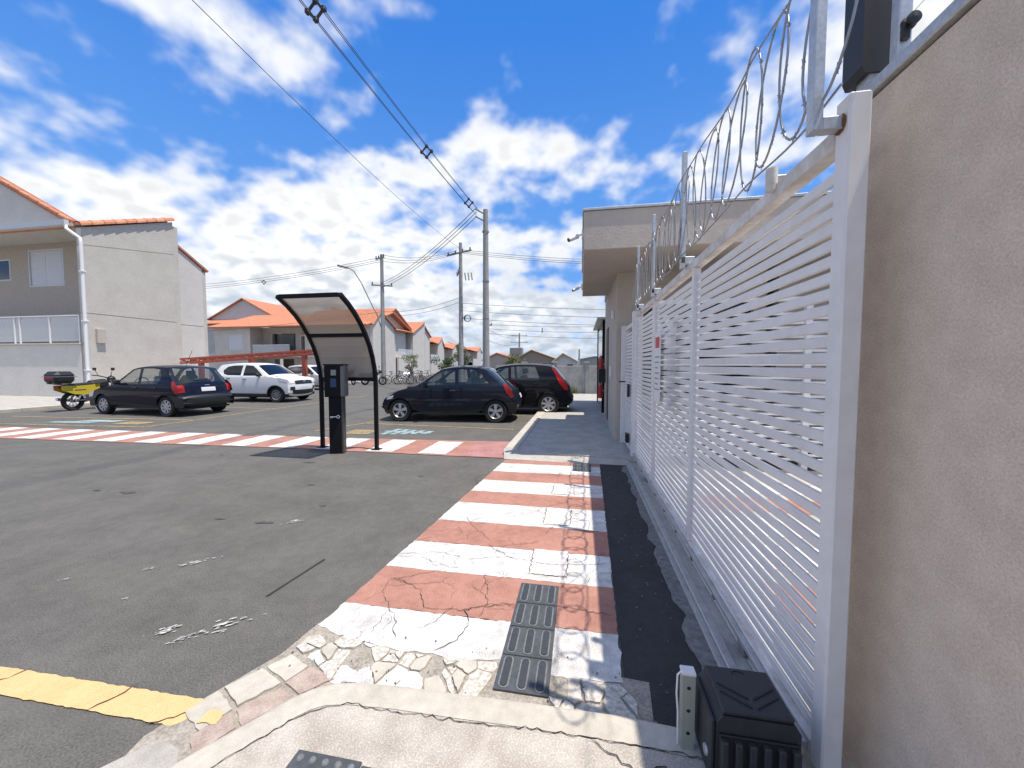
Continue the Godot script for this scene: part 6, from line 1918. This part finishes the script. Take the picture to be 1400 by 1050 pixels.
func build_small() -> void:
	motorcycle("yellow and black motorcycle with black top box before the big pale house", Vector3(-15.75, 0, -9.45), Vector3(-0.10, 0, -0.99).normalized(), M.yellow_bike, true)
	motorcycle("small dark motorcycle parked far behind the ticket terminal", Vector3(-15.0, 0, -24.9), Vector3(1, 0, -0.1).normalized(), M.black_plastic, false)
	motorcycle("red and black motorcycle parked close to the small dark one", Vector3(-16.9, 0, -25.4), Vector3(1, 0, 0.6).normalized(), M.red_enamel, false)
	var cols := [M.grey_metal, M.black_plastic, M.chrome, M.ink, M.grey_metal, M.black_plastic]
	var names := ["grey", "black", "bright metal", "dark blue", "second grey", "second black"]
	for k in 6:
		bicycle("%s framed bicycle in the row of bicycles by the lamp pole" % names[k], Vector3(-13.5 + k * 0.42, 0.0, -26.4 - (k % 2) * 0.5), deg_to_rad(20.0 + k * 9.0), cols[k])
	# red steel rack behind the white car
	var r := thing("red_canopy", "long red steel truss beam on posts standing behind the white car", "canopy", Vector3(-15.0, 0, -16.6))
	var ra := Vector3(-4.6, 1.52, 0.4)
	var rb := Vector3(2.1, 2.0, -0.6)
	for t in [0.12, 0.5, 0.9]:
		var pt := ra.lerp(rb, t)
		part("post", box_mesh(pt.x - 0.11, pt.x + 0.11, 0.0, pt.y - 0.05, pt.z - 0.08, pt.z + 0.08, 0.006), M.red_steel, r)
	for o in [0.0, 0.20]:
		for dz in [-0.25, 0.25]:
			var b := mb()
			sqbar(b, ra + Vector3(0, o, dz), rb + Vector3(0, o * 0.8, dz), 0.09, 0.09, 0.004)
			part("beam", b, M.red_steel, r)
	var br := mb()
	for k in 14:
		var p0 := ra.lerp(rb, k / 14.0)
		var p1 := ra.lerp(rb, (k + 1) / 14.0)
		for dz in [-0.25, 0.25]:
			sqbar(br, p0 + Vector3(0, 0.0 if k % 2 else 0.2, dz), p1 + Vector3(0, 0.2 if k % 2 else 0.0, dz), 0.05, 0.05)
		sqbar(br, p0 + Vector3(0, 0.1, -0.25), p0 + Vector3(0, 0.1, 0.25), 0.05, 0.05)
	part("bracing", br, M.red_steel, r)
	var um := thing("round_canopy", "dark domed cover on a pole behind the white car bonnet", "canopy", Vector3(-14.9, 0, -18.0))
	part("pole", cyl_mesh(Vector3(0, 0, 0), Vector3(0, 1.02, 0), 0.04), M.grey_metal, um)
	var dm := mb()
	lathe(dm, Vector3(0, 1.0, 0), Vector3.UP, [Vector2(0.50, 0.0), Vector2(0.47, 0.14), Vector2(0.33, 0.26), Vector2(0.16, 0.32), Vector2(0.001, 0.33)], 20)
	part("dome", dm, M.dark_plastic, um)

# ---------------------------------------------------------------- scene
func _ready() -> void:
	var cam := Camera3D.new()
	cam.name = "camera"
	cam.fov = 90.0
	cam.near = 0.02
	cam.far = 2000.0
	add_child(cam)
	cam.position = Vector3(0, 1.45, 0)
	cam.rotation_degrees = Vector3(-2.9, 10.1, 0)
	cam.current = true

	var env := Environment.new()
	env.background_mode = Environment.BG_SKY
	var sk := Sky.new()
	var sm := PanoramaSkyMaterial.new()
	sm.panorama = make_sky()
	sk.sky_material = sm
	env.sky = sk
	env.tonemap_mode = Environment.TONE_MAPPER_LINEAR
	env.tonemap_exposure = 1.22
	env.sdfgi_enabled = true
	env.ssao_enabled = true
	env.ssil_enabled = true
	var we := WorldEnvironment.new()
	we.name = "environment"
	we.environment = env
	add_child(we)

	var sun := DirectionalLight3D.new()
	sun.name = "sun"
	sun.light_energy = 1.5
	sun.light_color = Color(1.0, 0.965, 0.91)
	sun.light_angular_distance = 0.53
	sun.shadow_enabled = true
	add_child(sun)
	sun.look_at_from_position(Vector3(0.305, 1.0, 0.085), Vector3.ZERO, Vector3.BACK)

	make_materials()
	M.pink_stone = M.pink_paint.duplicate()
	M.pink_stone.albedo_texture = mix_tex(512, [[noise_bytes(512, 0.03, 51), 0.8], [noise_bytes(512, 0.2, 52), 0.5]], Color(0.30, 0.22, 0.185), Color(0.52, 0.43, 0.37))
	M.worn_stone = tmat(mix_tex(512, [[noise_bytes(512, 0.025, 81), 0.9], [noise_bytes(512, 0.2, 82), 0.5]], Color(0.30, 0.265, 0.215), Color(0.72, 0.69, 0.64), 1.1), 0.35, 0.9)
	M.patch_paint = tmat(mix_tex(512, [[noise_bytes(512, 0.03, 91), 0.7], [noise_bytes(512, 0.2, 92), 0.5]], Color(0.44, 0.38, 0.36), Color(0.78, 0.76, 0.74)), 0.8, 0.85)
	M.eave_shade_wall = tmat(mix_tex(512, [[noise_bytes(512, 0.03, 95), 0.6], [noise_bytes(512, 0.2, 96), 0.4]], Color(0.37, 0.325, 0.275), Color(0.47, 0.415, 0.355)), 3.0, 0.9)  # recessed house front, wall colour darkened to carry the eave shade
	M.mortar = tmat(mix_tex(512, [[noise_bytes(512, 0.03, 97), 0.7], [noise_bytes(512, 0.2, 98), 0.5]], Color(0.09, 0.09, 0.088), Color(0.27, 0.265, 0.255)), 0.9, 0.92)
	M.tar = tmat(mix_tex(512, [[noise_bytes(512, 0.2, 71), 0.6], [noise_bytes(512, 0.03, 72), 0.5]], Color(0.030, 0.030, 0.030), Color(0.10, 0.098, 0.095)), 1.1, 0.9)
	M.zinc = mat(0.42, 0.45, 0.38, 0.45, 0.4)
	M.steel_dark = mat(0.05, 0.05, 0.055, 0.4)
	M.brick_wall = tmat(mix_tex(512, [[noise_bytes(512, 0.03, 61), 0.8]], Color(0.26, 0.21, 0.17), Color(0.40, 0.33, 0.27)), 2.0, 0.9)
	build_ground()
	build_gate()
	build_gatehouse()
	build_shelter()
	build_houses()
	build_poles()
	build_cars()
	build_small()
